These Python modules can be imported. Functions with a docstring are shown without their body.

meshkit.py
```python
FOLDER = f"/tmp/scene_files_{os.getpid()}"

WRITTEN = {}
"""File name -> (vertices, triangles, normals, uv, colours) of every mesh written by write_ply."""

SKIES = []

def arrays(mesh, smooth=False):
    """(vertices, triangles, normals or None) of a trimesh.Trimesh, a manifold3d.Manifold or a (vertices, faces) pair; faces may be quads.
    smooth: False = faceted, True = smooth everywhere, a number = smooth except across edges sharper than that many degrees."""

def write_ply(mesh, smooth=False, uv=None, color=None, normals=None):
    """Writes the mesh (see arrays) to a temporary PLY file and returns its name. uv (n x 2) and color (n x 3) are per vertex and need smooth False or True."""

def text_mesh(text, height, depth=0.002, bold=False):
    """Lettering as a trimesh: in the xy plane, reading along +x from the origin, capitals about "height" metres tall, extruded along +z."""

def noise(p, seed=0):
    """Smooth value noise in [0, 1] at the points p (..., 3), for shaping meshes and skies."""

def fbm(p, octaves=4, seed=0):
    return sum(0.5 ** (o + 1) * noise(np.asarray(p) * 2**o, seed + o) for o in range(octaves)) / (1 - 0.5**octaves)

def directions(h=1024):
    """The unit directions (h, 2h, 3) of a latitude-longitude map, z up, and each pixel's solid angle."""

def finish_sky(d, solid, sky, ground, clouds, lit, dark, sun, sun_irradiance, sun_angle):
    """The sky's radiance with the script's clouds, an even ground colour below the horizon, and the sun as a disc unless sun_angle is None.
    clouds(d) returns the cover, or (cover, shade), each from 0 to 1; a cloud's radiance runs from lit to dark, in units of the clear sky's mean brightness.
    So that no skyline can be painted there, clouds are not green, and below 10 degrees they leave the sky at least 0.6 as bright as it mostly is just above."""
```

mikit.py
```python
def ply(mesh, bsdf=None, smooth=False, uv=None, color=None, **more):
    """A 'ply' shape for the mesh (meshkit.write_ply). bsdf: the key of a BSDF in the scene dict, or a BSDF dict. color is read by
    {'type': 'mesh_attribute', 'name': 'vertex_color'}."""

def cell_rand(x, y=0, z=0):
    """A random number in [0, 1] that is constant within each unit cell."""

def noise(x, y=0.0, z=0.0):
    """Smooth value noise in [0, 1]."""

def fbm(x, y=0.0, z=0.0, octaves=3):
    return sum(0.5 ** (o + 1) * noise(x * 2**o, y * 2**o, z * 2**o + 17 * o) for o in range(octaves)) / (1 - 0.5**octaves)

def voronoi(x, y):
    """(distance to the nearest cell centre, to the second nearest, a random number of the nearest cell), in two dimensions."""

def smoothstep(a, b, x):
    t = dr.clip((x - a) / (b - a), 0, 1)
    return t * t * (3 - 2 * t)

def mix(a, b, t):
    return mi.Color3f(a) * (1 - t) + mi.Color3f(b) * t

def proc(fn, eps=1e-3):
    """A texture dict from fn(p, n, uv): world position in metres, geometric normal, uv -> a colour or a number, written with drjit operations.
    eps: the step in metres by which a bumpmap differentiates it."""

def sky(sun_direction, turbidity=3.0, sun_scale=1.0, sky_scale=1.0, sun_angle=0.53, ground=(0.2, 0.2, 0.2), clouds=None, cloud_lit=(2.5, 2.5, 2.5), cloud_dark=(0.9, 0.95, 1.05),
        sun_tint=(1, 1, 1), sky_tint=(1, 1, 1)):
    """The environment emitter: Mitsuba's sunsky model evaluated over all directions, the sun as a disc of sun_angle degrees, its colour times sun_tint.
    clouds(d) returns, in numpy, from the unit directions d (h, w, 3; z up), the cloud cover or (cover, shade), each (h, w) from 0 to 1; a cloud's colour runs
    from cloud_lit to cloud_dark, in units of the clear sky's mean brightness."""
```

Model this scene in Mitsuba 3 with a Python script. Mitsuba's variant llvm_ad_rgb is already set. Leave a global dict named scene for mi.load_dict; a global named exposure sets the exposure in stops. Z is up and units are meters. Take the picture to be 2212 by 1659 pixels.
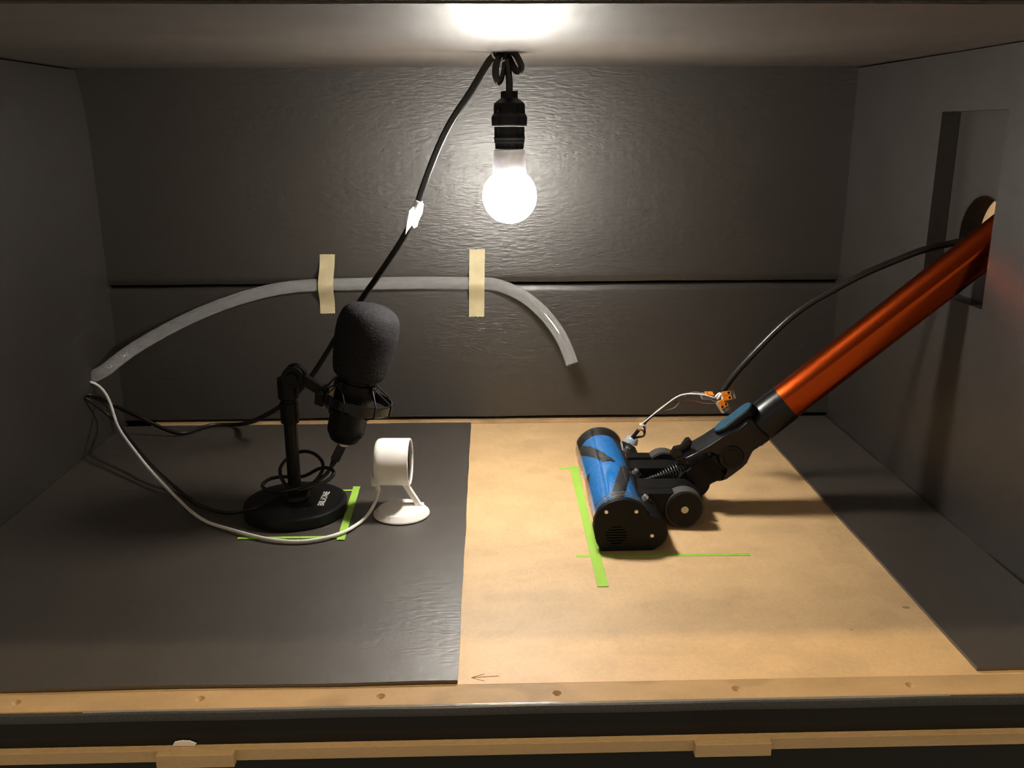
import math
import numpy as np
import trimesh
import manifold3d as m3
import drjit as dr
import mitsuba as mi
import mikit
import meshkit
from scipy.interpolate import CubicSpline
from shapely.geometry import Polygon, Point

T = mi.ScalarTransform4f
scene, labels = {}, {}

# ---------------------------------------------------------------- camera, light, exposure
exposure = 2.9
CAM = np.array((0.0000, -0.7205, 0.4800))
FWD = np.array((0.0251, 0.9629, -0.2688))
DOWN = np.array((-0.0108, -0.2686, -0.9632))
scene['camera'] = {'type': 'perspective', 'fov': 58.2645, 'fov_axis': 'x', 'near_clip': 0.02, 'far_clip': 50.0,
                   'to_world': T().look_at(origin=CAM.tolist(), target=(CAM + FWD).tolist(), up=(-DOWN).tolist())}
BULB = (0.0273, 0.400, 0.4008)          # centre of the lit globe
BULB_RADIANCE = (33.0, 31.0, 28.0)
ROOM_LAMP = (0.06, -0.447, 1.70)        # the room's own lamp above and in front of the box
ROOM_RADIANCE = (230.0, 178.0, 106.0)
scene['room_light'] = {'type': 'constant', 'radiance': {'type': 'rgb', 'value': [0.044, 0.0360, 0.0255]}}

XL, XR, YB, ZC = -0.6097, 0.5751, 0.7603, 0.5696     # inner faces of the foam lining

# ---------------------------------------------------------------- materials
def rgb(*c):
    return {'type': 'rgb', 'value': [float(x) for x in c]}

def pri(color, rough=0.5, spec=0.5, metal=0.0, coat=0.0, sheen=0.0, bump=None, bscale=1.0, eps=5e-4):
    b = {'type': 'principled', 'base_color': color if isinstance(color, dict) else rgb(*color),
         'roughness': rough}
    if spec > 1: b['eta'] = spec
    else: b['specular'] = spec
    if metal: b['metallic'] = metal
    if coat: b['clearcoat'] = coat; b['clearcoat_gloss'] = 0.9
    if sheen: b['sheen'] = sheen
    if bump is not None:
        b = {'type': 'bumpmap', 'arbitrary': mikit.proc(bump, eps=eps), 'scale': bscale, 'bsdf': b}
    return {'type': 'twosided', 'bsdf': b}

def foam_relief(p, n, uv):
    side = dr.abs(n.x) > 0.6
    a = dr.select(side, p.z, p.x)                       # along the wrinkles
    b = dr.select(side, p.y, p.y + p.z)                 # across them
    b = b + 0.0024 * mikit.noise(a * 70, b * 60, 3.0)
    def creases(fa, fb, k):
        v = mikit.noise(a * fa, b * fb, k)
        return mikit.smoothstep(0.55, 1.0, 1 - dr.abs(2 * v - 1))
    patch = mikit.smoothstep(0.30, 0.62, mikit.noise(a * 7.0, b * 8.0, 9.0))
    patch = dr.select(side, 0.30, 0.55 + 0.45 * patch)
    pore = mikit.noise(p.x * 1500, p.y * 1500, p.z * 1500)
    return -0.00017 * patch * (creases(70, 330, 0.5) + 0.6 * creases(140, 640, 5.5)) + 0.00003 * pore

def foam_color(p, n, uv):
    v = mikit.fbm(p.x * 14, p.y * 14, p.z * 14, octaves=3)
    g = mikit.noise(p.x * 900, p.y * 900, p.z * 900)
    k = 0.80 + 0.28 * v + 0.14 * g
    return mi.Color3f(0.0180, 0.0146, 0.0118) * k

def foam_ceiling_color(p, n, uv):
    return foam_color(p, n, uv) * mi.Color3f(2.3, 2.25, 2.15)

def foam_mat_color(p, n, uv):
    return foam_color(p, n, uv) * mi.Color3f(2.0, 1.9, 1.75)

def foam_edge_color(p, n, uv):
    g = mikit.noise(p.x * 1100, p.y * 1100, p.z * 1100)
    return mi.Color3f(0.020, 0.018, 0.017) * (0.5 + 1.0 * g)

def seal_color(p, n, uv):
    return mi.Color3f(0.036, 0.036, 0.038) * (0.7 + 0.6 * mikit.noise(p.x * 1000, p.y * 1000, p.z * 1000))

def mdf_color(p, n, uv):
    v = mikit.fbm(p.x * 16, p.y * 22, p.z * 16, octaves=4)
    f = mikit.noise(p.x * 420, p.y * 420, p.z * 420)
    s = mikit.smoothstep(0.50, 0.72, mikit.noise(p.x * 30 + 7, p.y * 38, 2.0))
    k = 0.90 + 0.20 * (v - 0.5) + 0.07 * (f - 0.5) - 0.045 * s
    c = mi.Color3f(0.670, 0.440, 0.215) * k
    for (x, y, r) in ((0.3566, 0.0810, 0.0018), (0.4293, 0.1223, 0.005),
                      (0.1204, 0.3905, 0.0012)):
        d = dr.sqrt(dr.square(p.x - x) + dr.square((p.y - y) * 1.6))
        c = c * (1 - 0.45 * (1 - mikit.smoothstep(r * 0.6, r, d)))
    return c

def mdf_strip_color(p, n, uv):
    v = mikit.fbm(p.x * 16, p.y * 40, p.z * 30, octaves=4)
    s = mikit.smoothstep(0.50, 0.75, mikit.noise(p.x * 22 + 3, p.y * 45, 2.0))
    f = mikit.noise(p.x * 500, p.y * 500, p.z * 500)
    k = 0.84 + 0.30 * (v - 0.5) - 0.16 * s + 0.06 * (f - 0.5)
    return mi.Color3f(0.53, 0.345, 0.170) * k

def mdf_rail_color(p, n, uv):
    v = mikit.fbm(p.x * 10, p.y * 60, p.z * 60, octaves=3)
    f = mikit.noise(p.x * 400, p.y * 700, p.z * 700)
    return mi.Color3f(0.50, 0.345, 0.185) * (0.86 + 0.26 * (v - 0.5) + 0.10 * (f - 0.5))

def windscreen_color(p, n, uv):
    g = mikit.noise(p.x * 900, p.y * 900, p.z * 900)
    g2 = mikit.noise(p.x * 2100, p.y * 2100, p.z * 2100)
    return mi.Color3f(0.0095, 0.0088, 0.0100) * (0.25 + 1.9 * g * g2 * 1.6)

def bristle_color(p, n, uv):
    return mi.Color3f(0.020, 0.020, 0.022) * (0.5 + mikit.noise(p.x * 1500, p.y * 1500, p.z * 1500))

def roller_color(p, n, uv):
    g = mikit.noise(p.x * 600, p.y * 200, p.z * 600)
    ring = mikit.noise(0.5, p.y * 260, 0.5)
    return mi.Color3f(0.008, 0.150, 0.44) * (0.72 + 0.30 * g + 0.22 * ring)

def tape_color(p, n, uv):
    v = mikit.fbm(p.x * 60, p.y * 60, p.z * 60, octaves=3)
    return mi.Color3f(0.44, 0.375, 0.225) * (0.88 + 0.24 * v)

def plastic_relief(p, n, uv):
    return 0.00006 * mikit.noise(p.x * 1600, p.y * 1600, p.z * 1600)

def anodised_color(p, n, uv):
    g = mikit.noise(p.x * 2400, p.y * 2400, p.z * 2400)
    return mi.Color3f(0.52, 0.072, 0.012) * (0.80 + 0.40 * g)

M = {
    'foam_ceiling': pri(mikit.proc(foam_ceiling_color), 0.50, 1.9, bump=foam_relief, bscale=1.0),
    'foam_skin': pri(mikit.proc(foam_color), 0.45, 1.78, bump=foam_relief, bscale=1.0),
    'foam_mat_skin': pri(mikit.proc(foam_mat_color), 0.50, 2.15, bump=foam_relief, bscale=1.0),
    'foam_cut': pri(mikit.proc(foam_edge_color), 0.9, 0.1),
    'mdf': pri(mikit.proc(mdf_color), 0.58, 1.0),
    'mdf_strip': pri(mikit.proc(mdf_strip_color), 0.55, 0.3),
    'mdf_rail': pri(mikit.proc(mdf_rail_color), 0.6, 0.25),
    'black_paint': pri((0.012, 0.011, 0.010), 0.55, 0.25),
    'seal_foam': pri(mikit.proc(seal_color), 0.6, 0.5),
    'seal_tape': pri((0.22, 0.20, 0.18), 0.20, 2.0),
    'matte_black': pri((0.0060, 0.0058, 0.0056), 0.50, 0.18, bump=plastic_relief),
    'satin_black': pri((0.006, 0.006, 0.0063), 0.33, 0.22),
    'gloss_black': pri((0.0045, 0.0045, 0.0055), 0.22, 0.36),
    'mic_black': pri((0.006, 0.006, 0.0064), 0.42, 0.15),
    'rubber_grey': pri((0.058, 0.055, 0.050), 0.75, 0.25),
    'rubber_black': pri((0.009, 0.0088, 0.0085), 0.45, 0.35),
    'cord_black': pri((0.009, 0.0088, 0.0085), 0.30, 0.45),
    'windscreen_foam': pri(mikit.proc(windscreen_color), 0.85, 0.25),
    'white_plastic': pri((0.80, 0.77, 0.72), 0.38, 0.45),
    'white_cable': pri((0.74, 0.71, 0.67), 0.40, 0.45),
    'white_tape': pri((0.80, 0.79, 0.77), 0.40, 0.5),
    'white_print': pri((0.75, 0.73, 0.70), 0.5, 0.3),
    'grey_plastic': pri((0.78, 0.78, 0.77), 0.45, 0.4),
    'lens_black': pri((0.006, 0.006, 0.007), 0.15, 0.25),
    'masking_tape': pri(mikit.proc(tape_color), 0.62, 0.3),
    'green_tape': pri((0.33, 0.56, 0.075), 0.55, 0.3),
    'orange_anodised': pri(mikit.proc(anodised_color), 0.23, 0.5, metal=1.0),
    'blue_velvet': pri(mikit.proc(roller_color), 0.8, 0.2, sheen=0.6),
    'bristle_black': pri(mikit.proc(bristle_color), 0.7, 0.3),
    'blue_pad': pri((0.009, 0.052, 0.092), 0.5, 0.4),
    'steel': pri((0.85, 0.83, 0.79), 0.32, 0.5, metal=1.0),
    'spring_steel': pri((0.22, 0.21, 0.20), 0.28, 0.6, metal=1.0),
    'cream_dot': pri((0.66, 0.60, 0.42), 0.45, 0.4),
    'orange_plastic': pri((0.80, 0.235, 0.020), 0.35, 0.5),
    'wire_grey': pri((0.20, 0.20, 0.20), 0.4, 0.4),
    'copper_wire': pri((0.155, 0.060, 0.042), 0.4, 0.4),
    'braid_thread': pri((0.62, 0.615, 0.61), 0.35, 0.5),
    'graphite': pri((0.36, 0.24, 0.125), 0.6, 0.3),
    'glue': pri((0.30, 0.33, 0.37), 0.22, 0.6),
    'clear_sheet': {'type': 'thindielectric', 'int_ior': 1.49},
    'hose_wall': {'type': 'blendbsdf', 'weight': 0.03, 'a': {'type': 'thindielectric', 'int_ior': 1.5},
                  'b': {'type': 'twosided', 'bsdf': {'type': 'principled', 'base_color': rgb(0.46, 0.46, 0.47), 'roughness': 0.25}}},
    'clear_block': {'type': 'blendbsdf', 'weight': 0.5, 'a': {'type': 'thindielectric', 'int_ior': 1.5},
                    'b': {'type': 'twosided', 'bsdf': {'type': 'principled', 'base_color': rgb(0.40, 0.39, 0.37), 'roughness': 0.2}}},
}
for _k, _v in M.items():
    scene['mat_' + _k] = _v

# ---------------------------------------------------------------- helpers
def fresh(key):
    if key not in scene and not any(k.startswith(key + '__') for k in scene):
        return key
    i = 1
    while f'{key}_{i:03d}' in scene or any(k.startswith(f'{key}_{i:03d}__') for k in scene):
        i += 1
    return f'{key}_{i:03d}'

def put(key, mesh, mat, smooth=35, label=None, **more):
    key = fresh(key)
    scene[key] = mikit.ply(mesh, 'mat_' + mat, smooth, **more)
    if label: labels[key] = {'label': label}
    return key

def thing(key, label, cat, group=None):
    labels[key] = {'label': label, 'category': cat}
    if group: labels[key]['group'] = group
    return key

def struct(key, label=None):
    labels[key] = {'kind': 'structure'}
    if label: labels[key]['label'] = label

def unit(v):
    v = np.asarray(v, float)
    return v / np.linalg.norm(v)

def join(*ms):
    return trimesh.util.concatenate([tm(m) for m in ms])

def tm(m):
    if isinstance(m, m3.Manifold):
        a = m.to_mesh()
        return trimesh.Trimesh(np.array(a.vert_properties[:, :3]), np.array(a.tri_verts), process=False)
    return m

def man(t):
    t = trimesh.Trimesh(t.vertices, t.faces, process=True)
    t.merge_vertices()
    return m3.Manifold(m3.Mesh(np.asarray(t.vertices, np.float32), np.asarray(t.faces, np.uint32)))

def bx(x0, x1, y0, y1, z0, z1, b=0.0):
    if b <= 0:
        m = trimesh.creation.box([x1 - x0, y1 - y0, z1 - z0])
        m.apply_translation([(x0 + x1) / 2, (y0 + y1) / 2, (z0 + z1) / 2])
        return m
    pts = []
    for x, sx in ((x0, 1), (x1, -1)):
        for y, sy in ((y0, 1), (y1, -1)):
            for z, sz in ((z0, 1), (z1, -1)):
                pts += [(x + sx * b, y + sy * b, z), (x + sx * b, y, z + sz * b), (x, y + sy * b, z + sz * b)]
    return tm(m3.Manifold.hull_points(np.array(pts, np.float32)))

def frame(O, W, U=None):
    """4x4 with local z along W."""
    W = unit(W)
    if U is None: U = [0, 0, 1] if abs(W[2]) < 0.9 else [1, 0, 0]
    U = np.asarray(U, float); U = unit(U - W * (U @ W))
    A = np.eye(4); A[:3, 0], A[:3, 1], A[:3, 2], A[:3, 3] = U, np.cross(W, U), W, O
    return A

def lathe(profile, O=(0, 0, 0), W=(0, 0, 1), n=48):
    """profile: (r, h) from the lowest to the highest point of the outline."""
    p = np.asarray(profile, float)
    ang = np.arange(n) * 2 * np.pi / n
    v, f, rings = [], [], []
    for r, h in p:
        if r < 1e-7:
            rings.append([len(v)] * n); v.append((0, 0, h))
        else:
            rings.append(list(range(len(v), len(v) + n)))
            v += [(r * math.cos(a), r * math.sin(a), h) for a in ang]
    for i in range(len(p) - 1):
        a, b = rings[i], rings[i + 1]
        for j in range(n):
            k = (j + 1) % n
            if a[j] != a[k]: f.append((a[j], a[k], b[k]))
            if b[j] != b[k]: f.append((a[j], b[k], b[j]))
    m = trimesh.Trimesh(np.array(v), np.array(f), process=False)
    m.apply_transform(frame(O, W))
    return m

def disc(r, h, O, W, b=0.0006, n=40):
    return lathe([(0, 0), (r - b, 0), (r, b), (r, h - b), (r - b, h), (0, h)], O, W, n)

def spline(pts, n):
    p = np.asarray(pts, float)
    d = np.r_[0, np.cumsum(np.sqrt(np.linalg.norm(np.diff(p, axis=0), axis=1)))]
    c = CubicSpline(d, p, bc_type='natural')(np.linspace(0, d[-1], n * 4))
    s = np.r_[0, np.cumsum(np.linalg.norm(np.diff(c, axis=0), axis=1))]
    return np.stack([np.interp(np.linspace(0, s[-1], n), s, c[:, k]) for k in range(3)], 1)

def frames(c, up=(0, 0, 1)):
    t = np.gradient(c, axis=0); t /= np.linalg.norm(t, axis=1, keepdims=True)
    u = np.zeros_like(c)
    a = np.asarray(up, float)
    if abs(unit(a) @ t[0]) > 0.95: a = np.array([0.3, 1, 0.2])
    a = unit(a - t[0] * (a @ t[0])); u[0] = a
    for i in range(1, len(c)):
        a = a - t[i] * (a @ t[i]); a = unit(a); u[i] = a
    return t, u, np.cross(t, u)

def sweep(c, section, up=(0, 0, 1), scale=None, caps=True):
    """section: (k, 2) closed outline (counter-clockwise) swept along the polyline c."""
    c = np.asarray(c, float)
    t, u, w = frames(c, up)
    s = np.asarray(section, float); k = len(s); n = len(c)
    sc = np.ones(n) if scale is None else np.asarray(scale)
    v = (c[:, None] + sc[:, None, None] * (s[None, :, :1] * u[:, None] + s[None, :, 1:] * w[:, None])).reshape(-1, 3)
    i, j = np.meshgrid(np.arange(n - 1), np.arange(k), indexing='ij')
    a, b = i * k + j, i * k + (j + 1) % k
    f = np.concatenate([np.stack([a, b, b + k], -1).reshape(-1, 3), np.stack([a, b + k, a + k], -1).reshape(-1, 3)])
    if caps:
        v = np.vstack([v, c[:1], c[-1:]])
        e = [(len(v) - 2, (q + 1) % k, q) for q in range(k)] + [(len(v) - 1, (n - 1) * k + q, (n - 1) * k + (q + 1) % k) for q in range(k)]
        f = np.vstack([f, e])
    return trimesh.Trimesh(v, f, process=False)

def ring_section(r, k=10):
    a = np.arange(k) * 2 * np.pi / k
    return np.stack([r * np.cos(a), r * np.sin(a)], 1)

def tube(pts, r, n=60, k=10, smooth_path=True, up=(0, 0, 1), scale=None):
    c = spline(pts, n) if smooth_path else np.asarray(pts, float)
    return sweep(c, ring_section(r, k), up, scale)

def inset(poly, b):
    p = np.asarray(poly, float)
    e = np.roll(p, -1, 0) - p
    nrm = np.stack([-e[:, 1], e[:, 0]], 1); nrm /= np.linalg.norm(nrm, axis=1, keepdims=True)
    q = nrm + np.roll(nrm, 1, 0)
    q /= np.maximum((q * nrm).sum(1), 0.45)[:, None]
    return p + b * q

def prism(poly, h, A, b=0.001, steps=2):
    """Extruded outline (2-D, in the frame A) from 0 to h along A's z, with rounded rims."""
    p = np.asarray(poly, float)
    if Polygon(p).exterior.is_ccw is False: p = p[::-1]
    rings = []
    if b > 0:
        for q in range(steps + 1):
            a = math.pi / 2 * q / steps
            rings.append((inset(p, b * (1 - math.sin(a))), b * (1 - math.cos(a))))
        rings += [(r, h - z) for r, z in rings[::-1]]
    else:
        rings = [(p, 0), (p, h)]
    n = len(p)
    v = np.vstack([np.c_[r, np.full(n, z)] for r, z in rings])
    f = []
    for i in range(len(rings) - 1):
        for j in range(n):
            a, c = i * n + j, i * n + (j + 1) % n
            f += [(a, c, c + n), (a, c + n, a + n)]
    import mapbox_earcut as ec
    for i, flip in ((0, True), (len(rings) - 1, False)):
        t = ec.triangulate_float64(rings[i][0], np.array([n], np.uint32)).reshape(-1, 3)
        ar = rings[i][0][t]
        sg = (ar[:, 1, 0] - ar[:, 0, 0]) * (ar[:, 2, 1] - ar[:, 0, 1]) - (ar[:, 1, 1] - ar[:, 0, 1]) * (ar[:, 2, 0] - ar[:, 0, 0])
        t = np.where((sg < 0)[:, None], t[:, ::-1], t)
        f += (t[:, ::-1] if flip else t).__add__(i * n).tolist()
    m = trimesh.Trimesh(v, np.array(f), process=False)
    m.apply_transform(A)
    return m

def XZ(y):
    """frame whose 2-D coordinates are (x, z), extruding towards +y from y."""
    A = np.eye(4)
    A[:3, 0], A[:3, 1], A[:3, 2], A[:3, 3] = (1, 0, 0), (0, 0, 1), (0, -1, 0), (0, y, 0)
    return A

def xzprism(poly, y0, y1, b=0.001, steps=2):
    """outline in (x, z), between the planes y0 and y1"""
    return prism([(q[0], q[-1]) for q in poly], y1 - y0, XZ(y1), b, steps)

def curve2d(pts, n, closed=False):
    p = np.asarray(pts, float)
    if closed: p = np.vstack([p, p[:1]])
    d = np.r_[0, np.cumsum(np.sqrt(np.linalg.norm(np.diff(p, axis=0), axis=1)))]
    c = CubicSpline(d, p, bc_type='periodic' if closed else 'natural')(np.linspace(0, d[-1], n + closed))
    return c[:-1] if closed else c

def slab(fn, nu, nv, thick):
    """closed sheet: fn(u, v) -> (point on the visible face, unit normal towards the room), u and v from 0 to 1."""
    u, v = np.meshgrid(np.linspace(0, 1, nu), np.linspace(0, 1, nv), indexing='ij')
    P, N = fn(u, v)
    Q = P - N * thick
    P, Q = P.reshape(-1, 3), Q.reshape(-1, 3)
    i, j = np.meshgrid(np.arange(nu - 1), np.arange(nv - 1), indexing='ij')
    a = (i * nv + j).ravel(); b = a + nv
    f = np.vstack([np.c_[a, b, b + 1], np.c_[a, b + 1, a + 1]])
    if np.cross(P[b[0]] - P[a[0]], P[b[0] + 1] - P[a[0]]) @ N.reshape(-1, 3)[0] < 0: f = f[:, ::-1]
    m = nu * nv
    loop = [i * nv for i in range(nu)] + [(nu - 1) * nv + j for j in range(1, nv)] + [i * nv + nv - 1 for i in range(nu - 2, -1, -1)] + [j for j in range(nv - 2, 0, -1)]
    rim = []
    for a, b in zip(loop, loop[1:] + loop[:1]):
        rim += [(a, b, b + m), (a, b + m, a + m)]
    t = trimesh.Trimesh(np.vstack([P, Q]), np.vstack([f, f[:, ::-1] + m, rim]), process=False)
    t.fix_normals()
    return t

def wob(x, y, s, seed):
    return meshkit.fbm(np.stack([np.asarray(x) * s, np.asarray(y) * s, np.zeros_like(x) + 0.37], -1), 3, seed) - 0.5

# ---------------------------------------------------------------- the box: floor, walls, ceiling
put('floor', bx(-0.66, 0.66, 0.0, 0.752, -0.018, 0.0, 0.0005), 'mdf', False)
struct('floor', 'bare brown fibreboard floor of the box')
# pencil arrow drawn on the board
ar = [((-0.0189, 0.0105, 0.0000), (0.0063, 0.0126, 0.0000)), ((-0.0189, 0.0105, 0.0000), (-0.0072, 0.0160, 0.0000)), ((-0.0189, 0.0105, 0.0000), (-0.0071, 0.0050, 0.0000))]
put('floor__pencil_arrow', join(*[tube([np.add(a, (0, 0, 0.0001)), np.add(b, (0, 0, 0.0001))], 0.00035, 2, 6, False) for a, b in ar]), 'graphite', True, 'pencil arrow drawn on the fibreboard')
put('trim_1', bx(-0.5633, 0.4414, 0.752, 0.776, -0.018, 0.0045, 0.0008), 'mdf_strip', False)
struct('trim_1', 'thin fibreboard strip along the foot of the back wall')

# front strip with countersunk screw holes
strip = man(bx(-0.66, 0.66, -0.0293, -0.0004, -0.018, 0.0006, 0.0006))
for x in [-0.4135, -0.2550, -0.0977, 0.0570, 0.2163, 0.3721]:
    strip -= man(lathe([(0, -0.004), (0.0013, -0.004), (0.0015, -0.0022), (0.0044, 0.0009), (0, 0.0009)], (x, -0.0152 + 0.0012 * math.sin(90 * x), 0), n=24))
put('trim_2', strip, 'mdf_strip', False)
struct('trim_2', 'fibreboard edge strip with countersunk screw holes along the front of the floor')

# rubber-foam seal and its glossy adhesive edge under the strip
n = 240
sx = np.linspace(-0.66, 0.66, n)
c = np.stack([sx, np.full(n, -0.0312), -0.0042 + 0.0003 * np.sin(sx * 37)], 1)
sec = [(0.0036, -0.0018), (0.0042, 0.0), (0.0036, 0.0020), (0.0015, 0.0028), (-0.0015, 0.0029), (-0.0038, 0.0022), (-0.0042, 0), (-0.0038, -0.0018)]
put('trim_3', sweep(c, sec, up=(0, 0, 1)), 'seal_foam', 50)
struct('trim_3', 'dark foam door seal along the front edge')
def edge_fn(u, v):
    x = -0.35 + 0.75 * u
    back = -0.0291; front = -0.0312 - 0.0009 * wob(x, x * 0, 35, 4) - 0.0008 * wob(x, x * 0, 190, 5)
    y = back + (front - back) * v
    z = 0.0007 - 0.0007 * v ** 3 + 0.0003 * wob(x, y * 3, 90, 6)
    return np.stack([x, y, z], -1), np.broadcast_to(np.array([0, 0, 1.0]), x.shape + (3,))
put('trim_3__adhesive_edge', slab(edge_fn, 400, 6, 0.0003), 'seal_tape', 60, 'shiny adhesive edge of the seal')
put('wall_front', bx(-0.72, 0.72, -0.0298, -0.012, -0.60, -0.0075), 'black_paint', False)
struct('wall_front', 'black front face of the box below the opening')
put('wall_front__lintel', bx(-0.72, 0.72, -0.100, 0.0203, ZC + 0.0022, 0.70), 'black_paint', False)
put('wall_front__rail', bx(-0.70, 0.70, -0.0376, -0.0299, -0.0457, -0.0342, 0.0004), 'mdf_rail', False, 'thin fibreboard ledge across the black front')
for k, (a, b) in enumerate(((-0.2875, -0.2214), (0.1751, 0.2416))):
    put('wall_front__block', bx(a, b, -0.0448, -0.0377, -0.0468, -0.0340, 0.0005), 'mdf_rail', False, 'small fibreboard block fixed to the ledge')

# ceiling lining: foam sheet that sags a little along its middle
def ceil_fn(u, v):
    x = -0.64 + 1.28 * u; y = 0.0215 + 0.0025 * wob(x, x * 0, 9, 21) * (1 - v) + (0.775 - 0.0215) * v
    hook = np.exp(-((x - 0.025) / 0.10) ** 2 - ((y - 0.40) / 0.07) ** 2)
    z = ZC - 0.0025 * np.sin(np.pi * v) * np.cos(x * 2.0) - 0.0042 * hook + 0.0024 * wob(x, y, 5, 2) + 0.0008 * wob(x, y, 22, 3)
    return np.stack([x, y, z], -1), np.broadcast_to(np.array([0, 0, -1.0]), x.shape + (3,))
put('ceiling', bx(-0.70, 0.70, 0.005, 0.83, 0.604, 0.622), 'mdf', False); struct('ceiling', 'top board of the box')
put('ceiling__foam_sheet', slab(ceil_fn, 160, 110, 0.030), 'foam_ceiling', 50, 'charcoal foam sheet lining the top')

tp = np.array([(0.0138, 0.2523, 0.5691), (0.0176, 0.2595, 0.5691), (0.0205, 0.2677, 0.5691), (0.0226, 0.2548, 0.5691)])
put('ceiling__tear', join(tube(tp, 0.0010, 12, 6, scale=[0.3, 0.5, 0.7, 0.9, 1.1, 1.3, 1.5, 1.6, 1.4, 1.1, 0.8, 0.4])), 'foam_cut', True, 'small dark tear in the foam above the bulb')

# left wall
put('wall_left', tm(man(bx(-0.672, -0.654, -0.01, 0.83, -0.018, 0.604)) - man(disc(0.016, 0.06, (-0.69, 0.6666, 0.1078), (1, 0, 0), 0))), 'mdf', False); struct('wall_left')
def left_fn(u, v):
    y = -0.012 + 0.786 * u; z = 0.0 + 0.566 * v
    x = XL + 0.003 * wob(y, z, 4, 7) - 0.016 * np.clip((z - 0.45) / 0.12, 0, 1) ** 2 * np.clip(u - 0.3, 0, 1)
    return np.stack([x, y, z], -1), np.broadcast_to(np.array([1.0, 0, 0]), x.shape + (3,))
lf = man(slab(left_fn, 90, 70, 0.040))
lf -= man(disc(0.0125, 0.09, (-0.67, 0.6666, 0.1128), (1, 0, 0), 0))
lf -= man(disc(0.006, 0.09, (-0.67, 0.6332, 0.0885), (1, 0, 0), 0))
put('wall_left__foam_sheet', lf, 'foam_skin', 40, 'charcoal foam sheet lining the left side')

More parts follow.
